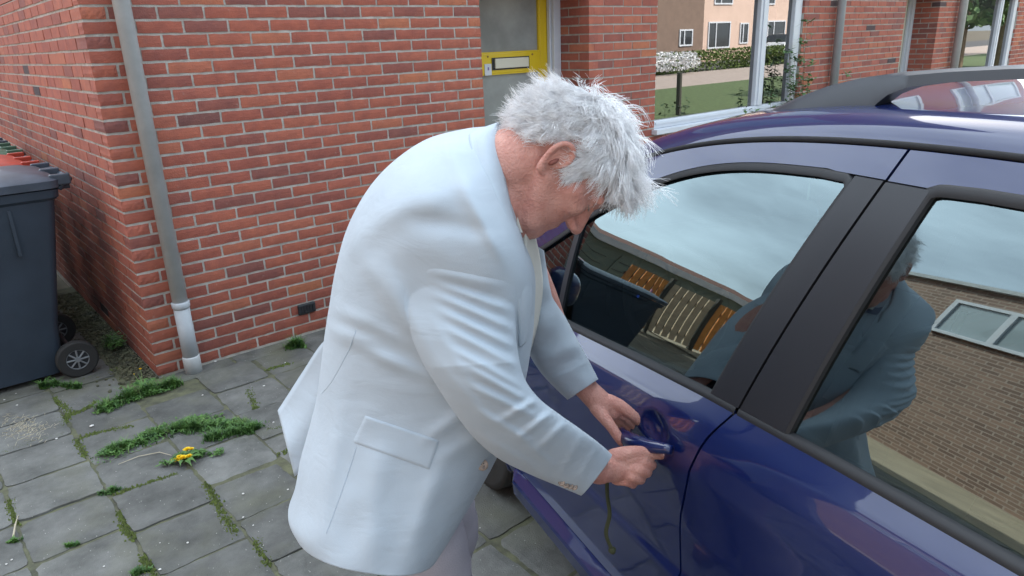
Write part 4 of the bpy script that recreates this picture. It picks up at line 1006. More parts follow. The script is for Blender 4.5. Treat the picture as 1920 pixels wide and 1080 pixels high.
# door handle (pull bar, pulled slightly out) and its dark cup
h0 = on_skin(1160, 806, DL, .03); h1_ = on_skin(1234, 851, DL, .045)
hp = []; n = 14
for k in range(n):
    f = k / (n - 1); t = h0[0] + (h1_[0] - h0[0]) * f; z = h0[1] + (h1_[1] - h0[1]) * f
    hp.append((t, DL(t, z) + .012 + .034 * math.sin(math.pi * min(1, f * .9 + .12)), z))
rr = [.006 + .0118 * math.sin(math.pi * min(1, max(0.0, .10 + .82 * k / (n - 1)))) for k in range(n)]; rr[0] = .004; rr[-1] = .010
hb = MB().tube([CP(*p) for p in hp], rr, 14).build('door_handle', M['paint'], doorp if False else car, True)
# door mirror
mc = CP(.91, .09, .945); mm = bmesh.new(); bmesh.ops.create_uvsphere(mm, u_segments=24, v_segments=16, radius=1)
for v_ in mm.verts:
    q = np.sign(v_.co) * np.abs(np.array(v_.co)) ** .75; P = mc + CU * q[0] * .055 + CV * q[1] * .085 + np.array([0, 0, q[2] * .065]); v_.co = Vector(P)
me = bpy.data.meshes.new('door_mirror'); mm.to_mesh(me); mm.free(); link('door_mirror', me, M['paint'], car, smooth=True)
MB().tube([CP(.92, -.01, .90), CP(.91, .05, .92)], .03, 10).build('mirror_foot', M['blacktrim'], car, True)
# interior
CM = Matrix(((CU[0], CV[0], 0, CO[0]), (CU[1], CV[1], 0, CO[1]), (0, 0, 1, 0), (0, 0, 0, 1)))
def seat(t, d, w_=.25):
    s = MB(); s.box((t - .25, d - w_, .35), (t + .27, d + w_, .52), CM); sb = s.build('seat', M['seat'], car); bevel(sb, .05, 4)
    Rm = CM @ Matrix.Translation((t - .2, d, .5)) @ Matrix.Rotation(R_(-14), 4, 'Y')
    bk = MB().box((-.07, -w_, 0), (.06, w_, .60), Rm).build('seat_back', M['seat'], car); bevel(bk, .05, 4)
    hr = MB().box((-.05, -.13, .66), (.05, .13, .84), Rm).build('headrest', M['seat'], car); bevel(hr, .045, 4)
    MB().tube([Rm @ Vector((0, .06, .58)), Rm @ Vector((0, .06, .68))], .007, 6).build('headrest_stalk', M['alloy'], car)
seat(.12, -.44); seat(.12, -1.16); seat(-.78, -.5, .33); seat(-.78, -1.15, .33)
db = MB().box((.80, -1.45, .55), (1.25, -.10, .90), CM).build('dashboard', M['interior'], car); bevel(db, .06, 4)
MB().box((-1.0, -1.5, .24), (1.1, -.1, .34), CM).build('cabin_floor', M['interior'], car)
wc = CP(.66, -.43, .86); ax_ = (-CU * .9 + np.array([0, 0, .42])); ax_ /= np.linalg.norm(ax_); e1 = CV; e2 = np.cross(ax_, e1)
stw = MB(); stw.tube([wc + .18 * (math.cos(a) * e1 + math.sin(a) * e2) for a in np.linspace(0, 2 * math.pi, 33)], .013, 8, False)
for a in (R_(0), R_(180), R_(270)): stw.tube([wc, wc + .175 * (math.cos(a) * e1 + math.sin(a) * e2)], .014, 6)
stw.tube([wc - ax_ * .02, wc + ax_ * .015], .06, 14); stw.build('steering_wheel', M['interior'], car, True)
ip = MB().box((.775, -.62, .80), (.80, -.26, .90), CM).build('instrument_cluster', M['black'], car)
for k in range(4): 
    c = CP(.772, -.36 - .05 * k, .85 + .01 * (k % 2)); MB().tube([c, c - CU * .003], .005, 8).build('instrument_light', M['lamp_blue'], ip)
mb_ = on_d(1702, 548, -.16); mb2 = on_d(1556, 752, -.13)
a, b = CP(mb_[0], -.16, mb_[1]), CP(mb2[0], -.13, mb2[1]); dl = CU * .022
mesh('seat_belt', [a - dl, a + dl, b + dl * .8, b - dl * .8], [(0, 1, 2, 3)], M['belt'], car)
#PART5
# ================================================================ THE MAN
man = empty('person', tuple(at(740, 720, 1.5)[:2]) + (0,), label='white haired man in a pale blue blazer bending over the car door handle', cat='person')
mo = np.array(man.location)
def ml_(p): return np.array(p) - mo            # parts are stored relative to the man
def V(px, py, D): return ml_(at(px, py, D))
def mmesh(name, vs, fs, mat, parent=None, smooth=True): return mesh(name, vs, fs, M[mat], parent or man, smooth)
def catmull(K, n):
    K = np.array(K, float); m = len(K); out = []
    for s in np.linspace(0, m - 1, n):
        i = min(int(s), m - 2); f = s - i; p0 = K[max(i - 1, 0)]; p1 = K[i]; p2 = K[i + 1]; p3 = K[min(i + 2, m - 1)]
        out.append(.5 * ((2 * p1) + (-p0 + p2) * f + (2 * p0 - 5 * p1 + 4 * p2 - p3) * f * f + (-p0 + 3 * p1 - 3 * p2 + p3) * f ** 3))
    return np.array(out)
# ---------------- jacket body. rows: back outline x,y ; front outline x,y ; depth ; half width ; sag of near side (px)
JB = [(936, 236, 972, 425, 1.275, .060, 0),
      (905, 238, 978, 445, 1.28, .085, 4),
      (868, 243, 990, 470, 1.29, .135, 8),
      (800, 262, 1000, 500, 1.30, .180, 12),
      (738, 303, 1004, 530, 1.31, .200, 12),
      (690, 355, 1003, 570, 1.325, .205, 10),
      (652, 425, 1000, 620, 1.345, .200, 8),
      (630, 500, 994, 665, 1.37, .195, 6),
      (617, 575, 985, 715, 1.395, .190, 6),
      (607, 640, 970, 765, 1.42, .187, 8),
      (600, 700, 952, 815, 1.445, .190, 12),
      (592, 755, 933, 855, 1.465, .195, 18),
      (578, 810, 915, 888, 1.475, .200, 26),
      (563, 865, 893, 925, 1.48, .203, 34),
      (553, 920, 868, 965, 1.48, .205, 42),
      (540, 965, 845, 1000, 1.478, .206, 54),
      (552, 988, 822, 1030, 1.474, .204, 66)]
K = catmull(JB, 150); NU = 180
cx_, cy_ = [], []
def fold(x, y, px, py, a, L, w_):   # soft ridge through (px,py) with direction a (deg), half length L, half width w_
    c, s = math.cos(R_(a)), math.sin(R_(a)); u = ((x - px) * c + (y - py) * s) / L; v = (-(x - px) * s + (y - py) * c) / w_
    return math.exp(-u ** 4 - v * v)
BODY_FOLDS = [(650, 625, 20, 60, 9, .0035), (690, 655, 24, 80, 10, .004), (700, 610, 28, 90, 9, .003), (760, 690, 20, 70, 12, .003), (640, 590, 25, 50, 8, .003),
              (575, 800, -78, 90, 14, .004), (620, 860, -80, 130, 22, .006), (700, 960, -85, 110, 28, .005), (800, 950, -70, 90, 22, .005), (770, 600, 62, 120, 16, .006), (730, 560, 58, 90, 14, .005),
              (880, 830, -30, 60, 14, .004), (860, 780, -35, 80, 12, .004), (700, 420, -40, 120, 26, .004), (800, 380, -20, 110, 30, .004), (870, 330, 60, 90, 16, .004), (905, 420, 60, 80, 14, .005), (840, 420, 10, 80, 18, -.004)]
vs = []
for i, (bx, by, fx, fy, D, T, sg) in enumerate(K):
    for k in range(NU):
        th = 2 * math.pi * k / NU; c, s = math.cos(th), math.sin(th)
        cc = math.copysign(abs(c) ** .86, c); ss = math.copysign(abs(s) ** .80, s)
        x = (bx + fx) / 2 + (fx - bx) / 2 * cc; y = (by + fy) / 2 + (fy - by) / 2 * cc + sg * ss
        d = D - T * ss
        if ss > 0:
            for f in BODY_FOLDS: d -= 1.9 * f[5] * fold(x, y, *f[:5]) * min(1, ss * 2)
            d -= .0022 * noise.noise(Vector((x * .016, y * .016, 3))) * ss * 2
        vs.append(V(x, y, d))
n = len(K)
fs = [(i * NU + k, (i + 1) * NU + k, (i + 1) * NU + (k + 1) % NU, i * NU + (k + 1) % NU) for i in range(n - 1) for k in range(NU)]
jk = mmesh('jacket', vs, fs, 'coat'); fixn(jk); so_ = jk.modifiers.new('s', 'SOLIDIFY'); so_.thickness = .006; so_.offset = -1
# near side surface depth of the jacket at a picture point (for details laid on it)
from mathutils.bvhtree import BVHTree
def bvh(o): return BVHTree.FromPolygons([tuple(np.array(v.co) + mo) for v in o.data.vertices], [tuple(p.vertices) for p in o.data.polygons])
BJ = bvh(jk)
def on_mesh(B, px, py, lift=.001):
    r = ray(px, py); r = r / np.linalg.norm(r); h = B.ray_cast(Vector(CAM), Vector(r))
    if h[0] is None: return None
    return np.array(h[0]) - r * lift - mo
def decal(name, B, quad, nu, nv, th, mat, parent, wave=None):
    """small cloth piece lying on a surface, given by its four corners"""
    q = [np.array(p, float) for p in quad]; vs = []
    for i in range(nu):
        for j in range(nv):
            a, b = i / (nu - 1), j / (nv - 1); p = (q[0] * (1 - a) + q[1] * a) * (1 - b) + (q[3] * (1 - a) + q[2] * a) * b
            e = min(1, min(a, 1 - a) * 30, min(1 - b, .5) * 16 if b > 0 else 0) ** .5
            P = on_mesh(B, p[0], p[1], -.001 + th * (e if e > 0 else 0))
            vs.append(P)
    return mmesh(name, vs, grid_faces(nu, nv), mat, parent)
decal('pocket_flap', BJ, [(684, 778), (826, 826), (806, 882), (660, 830)], 40, 18, .0042, 'coat', jk)
# seams as fine grooves laid on the cloth
def seam(name, B, pts, r, mat, parent, lift=.0004):
    P = [on_mesh(B, *p, lift) for p in catmull(pts, 40)]; P = [p for p in P if p is not None]
    return mmesh(name, *(lambda mb: (mb.v, mb.f))(MB().tube(P, r, 5)), mat, parent)
seam('seam', BJ, [(655, 655), (622, 715), (603, 738)], .00045, 'coatseam', jk)
seam('seam', BJ, [(668, 838), (655, 880), (634, 940), (612, 1000)], .00045, 'coatseam', jk)
seam('seam', BJ, [(668, 618), (655, 655), (662, 640)], .0005, 'coatseam', jk)
# far back panel behind the vent
P_ = [(655, 600, 1.46), (600, 655, 1.50), (560, 720, 1.55), (522, 768, 1.60)]; Q_ = [(665, 640, 1.42), (625, 700, 1.45), (603, 740, 1.475), (594, 790, 1.49), (575, 850, 1.50), (553, 893, 1.51)]
L1 = catmull([(655, 600, 1.42), (606, 642, 1.455), (570, 695, 1.51), (540, 742, 1.55), (522, 770, 1.575)], 24); L2 = catmull([(672, 640, 1.40), (640, 690, 1.41), (606, 735, 1.44), (600, 790, 1.46), (580, 850, 1.475)], 24)
L3 = catmull([(700, 650, 1.44), (660, 700, 1.46), (630, 780, 1.48), (600, 840, 1.49), (553, 893, 1.50)], 24)
vs = []
for i in range(24):
    for j in range(12):
        b = j / 11; p = (1 - b) ** 2 * L1[i] + 2 * b * (1 - b) * ((L1[i] + L3[i]) / 2 + [0, 0, -.03]) + b * b * L3[i]
        vs.append(V(p[0], p[1], p[2] + .0 + .012 * math.sin(b * 7 + i * .05) * (i / 24)))
bp_ = fixn(mmesh('back_vent_panel', vs, grid_faces(24, 12), 'coat', jk)); m_ = bp_.modifiers.new('s', 'SOLIDIFY'); m_.thickness = .004; m_.offset = 0
# buttons
def button(B, px, py, r, parent, lift=.002):
    p = on_mesh(B, px, py, lift); nrm = -ray(px, py); nrm /= np.linalg.norm(nrm)
    b = MB(); b.tube([p, p + nrm * .003, p + nrm * .0042], [r, r, r * .8], 18)
    o = mmesh('button', b.v, b.f, 'button', parent, False)
    t = MB()
    for k in range(4):
        a = k * math.pi / 2 + .6; q = p + nrm * .0044 + (RM[0] * math.cos(a) + RM[1] * math.sin(a)) * r * .32; t.tube([q, q + nrm * .0004], r * .13, 6)
    mmesh('button_hole', t.v, t.f, 'black', o, False)
button(BJ, 905, 872, .0105, jk)
# ---------------- right sleeve (near). rows: outline a x,y (back/outer side) ; outline b x,y (inner side) ; depth ; half thickness
SR = [(772, 520, 962, 508, 1.215, .048), (757, 560, 966, 560, 1.203, .066), (766, 615, 967, 612, 1.197, .073), (790, 675, 972, 665, 1.205, .075), (820, 725, 985, 712, 1.215, .074), (853, 775, 1012, 748, 1.235, .073),
      (890, 822, 1048, 776, 1.26, .070), (935, 860, 1082, 800, 1.295, .066), (990, 888, 1112, 822, 1.34, .060), (1045, 911, 1132, 838, 1.385, .055), (1089, 929, 1148, 853, 1.42, .050)]
KS = catmull(SR, 190); NS = 96
vs = []
rs = random.Random(12)
SF = [(900, 560, 20, 80, 9, .006), (905, 590, 24, 85, 9, .008), (910, 622, 26, 85, 9, .009), (915, 655, 28, 80, 9, .008), (915, 690, 30, 70, 9, .007), (935, 720, 30, 62, 9, .008), (945, 752, 26, 66, 10, .008), (985, 760, -30, 55, 10, .009), (1010, 790, -38, 48, 9, .009), (1038, 812, -45, 45, 10, .008), (950, 800, 30, 60, 9, .006), (1000, 840, 40, 50, 10, .005), (1070, 850, -62, 45, 10, .006), (1100, 868, -60, 40, 9, .004),
      (870, 520, 12, 70, 12, .005), (850, 660, 60, 70, 12, .004), (880, 740, 48, 60, 12, .005), (960, 850, 30, 60, 9, .004)]
for i, (ax, ay, bx, by, D, T) in enumerate(KS):
    s0 = i / 189
    for k in range(NS):
        th = 2 * math.pi * k / NS; c, s = math.cos(th), math.sin(th)
        cc = math.copysign(abs(c) ** .95, c)
        x = (ax + bx) / 2 + (bx - ax) / 2 * cc; y = (ay + by) / 2 + (by - ay) / 2 * cc
        # sleeve head: rounded cap at the top
        if i < 40:
            q = (1 - i / 40); y -= q * q * 34 * (1 - abs(cc) ** 2.2)
        if i > 160: y += (i - 160) / 30 * 6 * s
        d = D - T * math.copysign(abs(s) ** .9, s)
        if s > 0 and i < 100 and k % 1 == 0:
            hh = on_mesh(BJ, x, y, 0)
            if hh is not None:
                db = float((hh + mo - CAM) @ RM[2]); wq = min(1, (i / 62)) ** .8
                lf = -.002 + .007 * min(1, i / 40)
                if d < db - lf: d = (db - lf) * (1 - wq) + d * wq
                elif i < 62: d = db - lf
        if s > 0:
            dd = 0
            for f in SF: dd += f[5] * (fold(x, y, *f[:5]) - .55 * fold(x, y + 9, f[0], f[1], f[2], f[3], f[4] * .8))
            d -= dd * min(1, s * 1.6)
            x += 0
        # ripples reach the outline at the elbow crease
        vs.append(V(x, y, d))
n = len(KS); fs = [(i * NS + k, (i + 1) * NS + k, (i + 1) * NS + (k + 1) % NS, i * NS + (k + 1) % NS) for i in range(n - 1) for k in range(NS)]
fs.append(tuple(range(NS)))
sv = fixn(mmesh('sleeve', vs, fs, 'coat', jk)); m_ = sv.modifiers.new('s', 'SOLIDIFY'); m_.thickness = .005; m_.offset = -1
BS = bvh(sv)
for k, (bx, by) in enumerate([(1053, 905), (1061, 909), (1069, 911), (1077, 913)]): button(BS, bx, by, .0062, sv, .001)
# ---------------- left sleeve (far)
SL_ = [(975, 440, 1020, 470, 1.40, .06), (968, 520, 1030, 525, 1.46, .07), (972, 590, 1052, 578, 1.50, .07), (985, 648, 1082, 635, 1.53, .065), (1015, 700, 1102, 672, 1.555, .058), (1064, 750, 1122, 711, 1.58, .052)]
KL = catmull(SL_, 90); vs = []
for i, (ax, ay, bx, by, D, T) in enumerate(KL):
    for k in range(64):
        th = 2 * math.pi * k / 64; c, s = math.cos(th), math.sin(th); x = (ax + bx) / 2 + (bx - ax) / 2 * c; y = (ay + by) / 2 + (by - ay) / 2 * c; d = D - T * s
        if s > 0: d -= .005 * math.sin(i * .33 + c * 1.5) * s * (i < 75) + .004 * noise.noise(Vector((x * .03, y * .03, 0)))
        vs.append(V(x, y, d))
fs = [(i * 64 + k, (i + 1) * 64 + k, (i + 1) * 64 + (k + 1) % 64, i * 64 + (k + 1) % 64) for i in range(89) for k in range(64)] + [tuple(range(64))]
sl2 = fixn(mmesh('sleeve', vs, fs, 'coat', jk)); m_ = sl2.modifiers.new('s', 'SOLIDIFY'); m_.thickness = .004; m_.offset = -1
# ---------------- collar: stand-and-fall band round the neck, and front lapel
CA = catmull([(948, 252, 1.33), (936, 232, 1.29), (932, 246, 1.235), (938, 300, 1.205), (950, 360, 1.20), (962, 410, 1.205), (975, 442, 1.215), (990, 500, 1.225), (997, 560, 1.25), (985, 640, 1.29)], 90)
CB = catmull([(900, 262, 1.36), (886, 250, 1.29), (880, 262, 1.215), (893, 318, 1.17), (916, 370, 1.155), (940, 420, 1.155), (958, 470, 1.165), (968, 530, 1.18), (972, 590, 1.205), (975, 650, 1.25)], 90)
vs = []
for i in range(90):
    for j in range(12):
        b = j / 11; p = CA[i] * (1 - b) + CB[i] * b; bulge = -.014 * math.sin(math.pi * min(1, b * 1.15)) if b < .87 else 0
        vs.append(V(p[0], p[1], p[2] - .004 + bulge))
cl = fixn(mmesh('collar', vs, grid_faces(90, 12), 'coat', jk)); m_ = cl.modifiers.new('s', 'SOLIDIFY'); m_.thickness = .006; m_.offset = 0
vs = []                      # dark inner face of the collar
for i in range(0, 62):
    p = CA[i]
    for j, (dx, dd) in enumerate(((-1, 0), (3, .006), (4, .03))): vs.append(V(p[0] + dx, p[1] + 1, p[2] + dd))
mmesh('collar_lining', vs, grid_faces(62, 3), 'lining', jk)
# shirt front (cream) between the lapels
A = catmull([(975, 436, 1.25), (985, 500, 1.27), (984, 570, 1.30), (978, 650, 1.36), (960, 740, 1.42)], 40); B_ = catmull([(1003, 436, 1.30), (1014, 490, 1.36), (1018, 545, 1.40), (1006, 620, 1.44), (982, 700, 1.48)], 40); vs = []
for i in range(40):
    for j in range(12):
        b = j / 11; p = A[i] * (1 - b) + B_[i] * b; vs.append(V(p[0], p[1], p[2] - .02 * math.sin(math.pi * b) + .004 * math.sin(i * .5 + j)))
sh = fixn(mmesh('shirt', vs, grid_faces(40, 12), 'shirt')); m_ = sh.modifiers.new('s', 'SOLIDIFY'); m_.thickness = .004
A = catmull([(948, 250, 1.31), (940, 262, 1.24), (946, 320, 1.222), (960, 380, 1.222), (976, 436, 1.235)], 40); vs = []
for p in A:
    for j, (dx, dd) in enumerate(((-2, .0), (3, -.002), (5, .014))): vs.append(V(p[0] + dx, p[1], p[2] + dd))
mmesh('shirt_collar', vs, grid_faces(40, 3), 'shirt', sh)

# ---------------- body (head, neck, torso, arms, hands, legs) as one skin
HD = 1.255
hs_ = HD / F
fx2, up2 = np.array([.47, .88]), np.array([.88, -.47])
Fw = RM[0] * fx2[0] + RM[1] * fx2[1] + RM[2] * .22; Fw /= np.linalg.norm(Fw)
Up = RM[0] * up2[0] + RM[1] * up2[1]; Up = Up - Fw * (Up @ Fw); Up /= np.linalg.norm(Up)
Lf = np.cross(Up, Fw)              # the man's left
HC = at(1057, 309, HD)
def HP(x, y, z): return HC + Fw * x + Lf * y + Up * z - mo     # head coordinates: forward, left, up
def smin(a, b, k): h = np.clip(.5 + .5 * (b - a) / k, 0, 1); return b * (1 - h) + a * h - k * h * (1 - h)
def ell(P, c, r): q = (P - c) / r; l = np.linalg.norm(q, axis=1); g_ = np.linalg.norm(q / r, axis=1) + 1e-9; return l * (l - 1) / g_
def cap(P, a, b, ra, rb):
    a, b = np.array(a), np.array(b); h = np.clip(((P - a) @ (b - a)) / ((b - a) @ (b - a)), 0, 1); return np.linalg.norm(P - a - h[:, None] * (b - a), axis=1) - (ra + (rb - ra) * h)
def headf(P):
    P = P.copy(); P[:, 1] = np.abs(P[:, 1])
    f = ell(P, np.array([-.012, 0, .030]), np.array([.098, .074, .090]))
    f = smin(f, ell(P, np.array([.030, 0, -.045]), np.array([.058, .052, .070])), .035)
    f = smin(f, cap(P, (.070, 0, -.098), (.055, .012, -.10), .022, .022), .022)          # chin
    f = smin(f, cap(P, (-.005, .058, -.045), (.050, .030, -.095), .014, .014), .025)     # jaw line
    f = smin(f, cap(P, (.062, .042, -.018), (.040, .058, -.012), .019, .016), .02)       # cheekbone
    f = smin(f, cap(P, (.086, 0, .024), (.078, .042, .022), .012, .009), .012)           # brow ridge
    f = smin(f, cap(P, (.088, 0, .008), (.110, 0, -.030), .0085, .0115), .008)           # nose
    f = smin(f, ell(P, np.array([.100, .012, -.034]), np.array([.012, .008, .009])), .006)
    f = smin(f, cap(P, (.083, 0, -.060), (.070, .022, -.062), .009, .005), .006)         # lips
    f = smin(f, cap(P, (.081, 0, -.070), (.069, .020, -.071), .009, .005), .006)
    f = -smin(-f, ell(P, np.array([.092, .032, .004]), np.array([.018, .016, .011])), .010)   # eye socket
    f = smin(f, ell(P, np.array([.073, .031, .003]), np.array([.0125, .0125, .0125])), .003)     # lid over the ball
    return f
nu_, nv_ = 150, 110; dirs = []
for i in range(nu_):
    for j in range(nv_):
        a = 2 * math.pi * i / nu_; b = math.pi * (j + .5) / nv_ - math.pi / 2; dirs.append((math.cos(b) * math.cos(a), math.cos(b) * math.sin(a), math.sin(b)))
dirs = np.array(dirs); org = np.array([.025, 0, -.012]); lo = np.zeros(len(dirs)) + .01; hi = np.zeros(len(dirs)) + .2
for _ in range(26):
    mid = (lo + hi) / 2; ins = headf(org + dirs * mid[:, None]) < 0; lo = np.where(ins, mid, lo); hi = np.where(ins, hi, mid)
HL = org + dirs * lo[:, None]
hv = [HP(*p) for p in HL]; hf = grid_faces(nu_, nv_, 0, True); hf.append(tuple(i * nv_ for i in range(nu_))); hf.append(tuple(i * nv_ + nv_ - 1 for i in range(nu_))[::-1])
bodybits = [(hv, hf)]
def chain(pts, rads, seg=16, per=5):
    """rounded tapering tube through joints (world minus man origin)"""
    P = catmull([tuple(p) + (r,) for p, r in zip(pts, rads)], (len(pts) - 1) * per + 1)
    c = [p[:3] for p in P]; r = [max(p[3], .001) for p in P]
    # hemispherical ends
    d0 = (c[0] - c[1]); d0 /= np.linalg.norm(d0); d1 = c[-1] - c[-2]; d1 /= np.linalg.norm(d1)
    pre = [(c[0] + d0 * r[0] * s, r[0] * math.sqrt(max(0, 1 - s * s))) for s in (.98, .8, .5)]; post = [(c[-1] + d1 * r[-1] * s, r[-1] * math.sqrt(max(0, 1 - s * s))) for s in (.5, .8, .98)]
    C_ = [p for p, _ in pre] + c + [p for p, _ in post]; R2 = [q for _, q in pre] + r + [q for _, q in post]
    m = MB().tube(C_, R2, seg); bodybits.append((m.v, m.f))
def ball(c, r, sc3=(1, 1, 1), axes=None):
    bm = bmesh.new(); bmesh.ops.create_icosphere(bm, subdivisions=3, radius=1); ax = axes if axes is not None else np.eye(3)
    v = [np.array(c) + sum(ax[k] * (q.co[k] * r * sc3[k]) for k in range(3)) for q in bm.verts]; f = [tuple(x.index for x in p.verts) for p in bm.faces]; bm.free(); bodybits.append((v, f))
# ears
for s in (1, -1):
    E = lambda a, q, o: HP(-.016 + a, s * (.072 + o), -.020 + q)
    hel = [E(.006, -.004, .000), E(.010, .012, .004), E(.004, .027, .009), E(-.010, .033, .013), E(-.022, .024, .016), E(-.024, .006, .015), E(-.017, -.012, .010), E(-.006, -.027, .004), E(.004, -.026, .0)]
    chain(hel, [.0045, .0048, .0050, .0052, .0052, .0052, .0055, .0072, .005], 10, 6)
    chain([E(-.002, .02, .004), E(-.012, .014, .008), E(-.014, .0, .008), E(-.008, -.012, .006)], [.003, .0035, .0035, .004], 8, 4)
    ball(E(-.009, .003, .002), 1, (.015, .0075, .027), np.array([Fw, Lf, Up])); ball(E(.007, -.004, .002), .0045)
ear_c = [HP(-.020, s * .0815, -.024) for s in (1, -1)]
# neck, torso, limbs
chain([HP(-.035, 0, -.045), HP(-.045, 0, -.085), V(958, 345, 1.275), V(905, 370, 1.29)], [.062, .060, .064, .075], 24)
chain([HP(.02, .0, -.06), HP(-.02, 0, -.10), V(965, 400, 1.28)], [.045, .050, .055], 20)
chain([V(905, 370, 1.29), V(820, 440, 1.32), V(790, 560, 1.37), V(770, 680, 1.42), V(740, 780, 1.47)], [.10, .14, .14, .125, .14], 24)
chain([V(880, 440, 1.27), V(870, 560, 1.205), V(935, 760, 1.26), V(1040, 845, 1.37), V(1125, 884, 1.465)], [.05, .052, .044, .036, .0265], 18)
chain([V(960, 470, 1.42), V(1005, 560, 1.48), V(1050, 660, 1.55), V(1098, 725, 1.60)], [.05, .045, .036, .026], 18)
hipR = V(700, 800, 1.42); hipL = V(730, 790, 1.56)
def gnd(p, z): q = np.array(p); q[2] = z; return q
kR, aR = gnd(hipR + [.10, .0, 0], .50), gnd(hipR + [-.02, .06, 0], .09); kL, aL = gnd(hipL + [.12, .02, 0], .50), gnd(hipL + [.0, .12, 0], .09)
chain([hipR, kR, aR], [.085, .058, .040], 20, 8); chain([hipL, kL, aL], [.085, .058, .040], 20, 8)
for a in (aR, aL): chain([a - [0, 0, .03], a + [.15, -.08, -.05]], [.038, .03], 12)
# right hand (near): fist round the handle end, thumb along the top
W = lambda x, y, D: V(x, y, D)
def hand_R():
    chain([W(1118, 882, 1.455), W(1140, 880, 1.487), W(1162, 878, 1.505)], [.0265, .0265, .027], 18)
    ball(W(1172, 878, 1.512), 1, (.032, .030, .019), np.array([RM[0], RM[1], RM[2]]))
    chain([W(1150, 862, 1.50), W(1180, 858, 1.50), W(1205, 862, 1.505)], [.020, .0175, .013], 14)
    # thumb
    chain([W(1150, 856, 1.492), W(1172, 850, 1.492), W(1196, 847, 1.500), W(1220, 850, 1.515), W(1240, 854, 1.532)], [.0165, .0150, .0125, .0118, .0092], 14)
    # fingers curl under and behind
    for k, (x, y, D, r) in enumerate([(1196, 866, 1.500, .0108), (1190, 880, 1.492, .0112), (1181, 893, 1.492, .0108), (1169, 902, 1.498, .0096)]):
        chain([W(x - 14, y - 2, D + .008), W(x + 4, y, D), W(x + 22 - k * 2, y + 5, D + .018), W(x + 25 - k * 3, y + 6, D + .045), W(x + 8, y + 2, D + .062), W(x - 8, y - 2, D + .058)], [r * 1.15, r * 1.12, r * 1.04, r, r * .94, r * .85], 12)
def hand_L():
    chain([W(1092, 722, 1.595), W(1108, 738, 1.60), W(1128, 758, 1.605)], [.0255, .0265, .028], 18)
    ball(W(1138, 764, 1.605), 1, (.036, .026, .018), np.array([(RM[0] * .8 + RM[1] * .6), (-RM[0] * .6 + RM[1] * .8), RM[2]]))
    # index and the others along the top of the handle
    chain([W(1142, 752, 1.600), W(1164, 762, 1.598), W(1188, 780, 1.603), W(1206, 797, 1.618), W(1210, 806, 1.628)], [.0165, .0145, .0118, .0105, .0088], 14)
    chain([W(1140, 760, 1.612), W(1160, 772, 1.612), W(1182, 790, 1.622), W(1196, 805, 1.635), W(1198, 816, 1.645)], [.0150, .0135, .0112, .0100, .0085], 12)
    chain([W(1134, 764, 1.625), W(1152, 778, 1.628), W(1172, 797, 1.638), W(1184, 812, 1.652)], [.0140, .0120, .0105, .0085], 12)
    chain([W(1126, 768, 1.632), W(1142, 784, 1.638), W(1158, 802, 1.648), W(1168, 815, 1.658)], [.0125, .0105, .0092, .0078], 12)
    # thumb hangs down in front
    chain([W(1118, 764, 1.590), W(1132, 782, 1.580), W(1146, 800, 1.573), W(1158, 818, 1.570), W(1164, 829, 1.570)], [.0165, .0145, .0120, .0112, .0090], 14)
hand_R(); hand_L()
bv = []; bf = []
for v, f in bodybits:
    o = len(bv); bv += [tuple(map(float, q)) for q in v]; bf += [tuple(o + i for i in q) for q in f]
body = mesh('body', bv, bf, M['skin'], man, True); fixn(body)
rm_ = body.modifiers.new('r', 'REMESH'); rm_.mode = 'VOXEL'; rm_.voxel_size = .0028; rm_.use_smooth_shade = True
sm_ = body.modifiers.new('s', 'SMOOTH'); sm_.factor = .5; sm_.iterations = 3
apply_mods(body); 
if not body.data.materials: body.data.materials.append(M['skin'])
for s, c_ in zip((1, -1), ear_c):
    ec = MB().tube([c_ - Up * .009 - Lf * s * .0015, c_ - Up * .004 + Lf * s * .0006, c_ + Up * .003 + Lf * s * .0006, c_ + Up * .009 - Lf * s * .0015], [.002, .0042, .0036, .0015], 12)
    mmesh('ear_shade_plug', ec.v, ec.f, 'earshade', body)  # dark red plug; the shade of the ear opening is in its colour
cr_ = MB()
for s in (1, -1):
    for z0 in (-.008, -.014): cr_.tube([HP(.070, s * .048, z0 + .004), HP(.060, s * .0565, z0), HP(.050, s * .061, z0 - .002)], .0006, 4)
# thumb nails, brows, eye slit
def nail(p, d, nrm, L, w_):
    s = np.cross(d, nrm); vs = []
    for i in range(5):
        for j in range(5):
            a, b = i / 4 - .5, j / 4 - .5; vs.append(p + d * L * a + s * w_ * b * (1 - .3 * abs(a)) - nrm * (.0022 * (4 * b * b) + .0008 * 4 * a * a))
    return mmesh('nail', vs, grid_faces(5, 5), 'nail', body)
vv = -RM[2]
nail(W(1241, 850, 1.5235), RM[0] * .93 + RM[1] * .1, (vv * .8 - RM[1] * .6), .012, .010)
bw = MB(); rs = random.Random(4)
for s in (1, -1):
    for k in range(120):
        u_ = rs.random(); p = HP(.096 - .012 * u_ + rs.uniform(-.002, .002), s * (.008 + .034 * u_), .024 + .004 * math.sin(u_ * 3) + rs.uniform(-.003, .003)); q = p + (Fw * .004 + Up * .003 + Lf * s * .006) * rs.uniform(.6, 1.3); bw.tube([p, q], .0005, 3)
mmesh('eyebrow', bw.v, bw.f, 'brow', body, False)
ls = MB()
for s in (1, -1):
    ls.tube([HP(.0855, s * .024, .000), HP(.0875, s * .030, -.001), HP(.083, s * .038, .0), HP(.077, s * .043, .001)], .0011, 5)
mmesh('eyelid_line', ls.v, ls.f, 'brow', body, False)
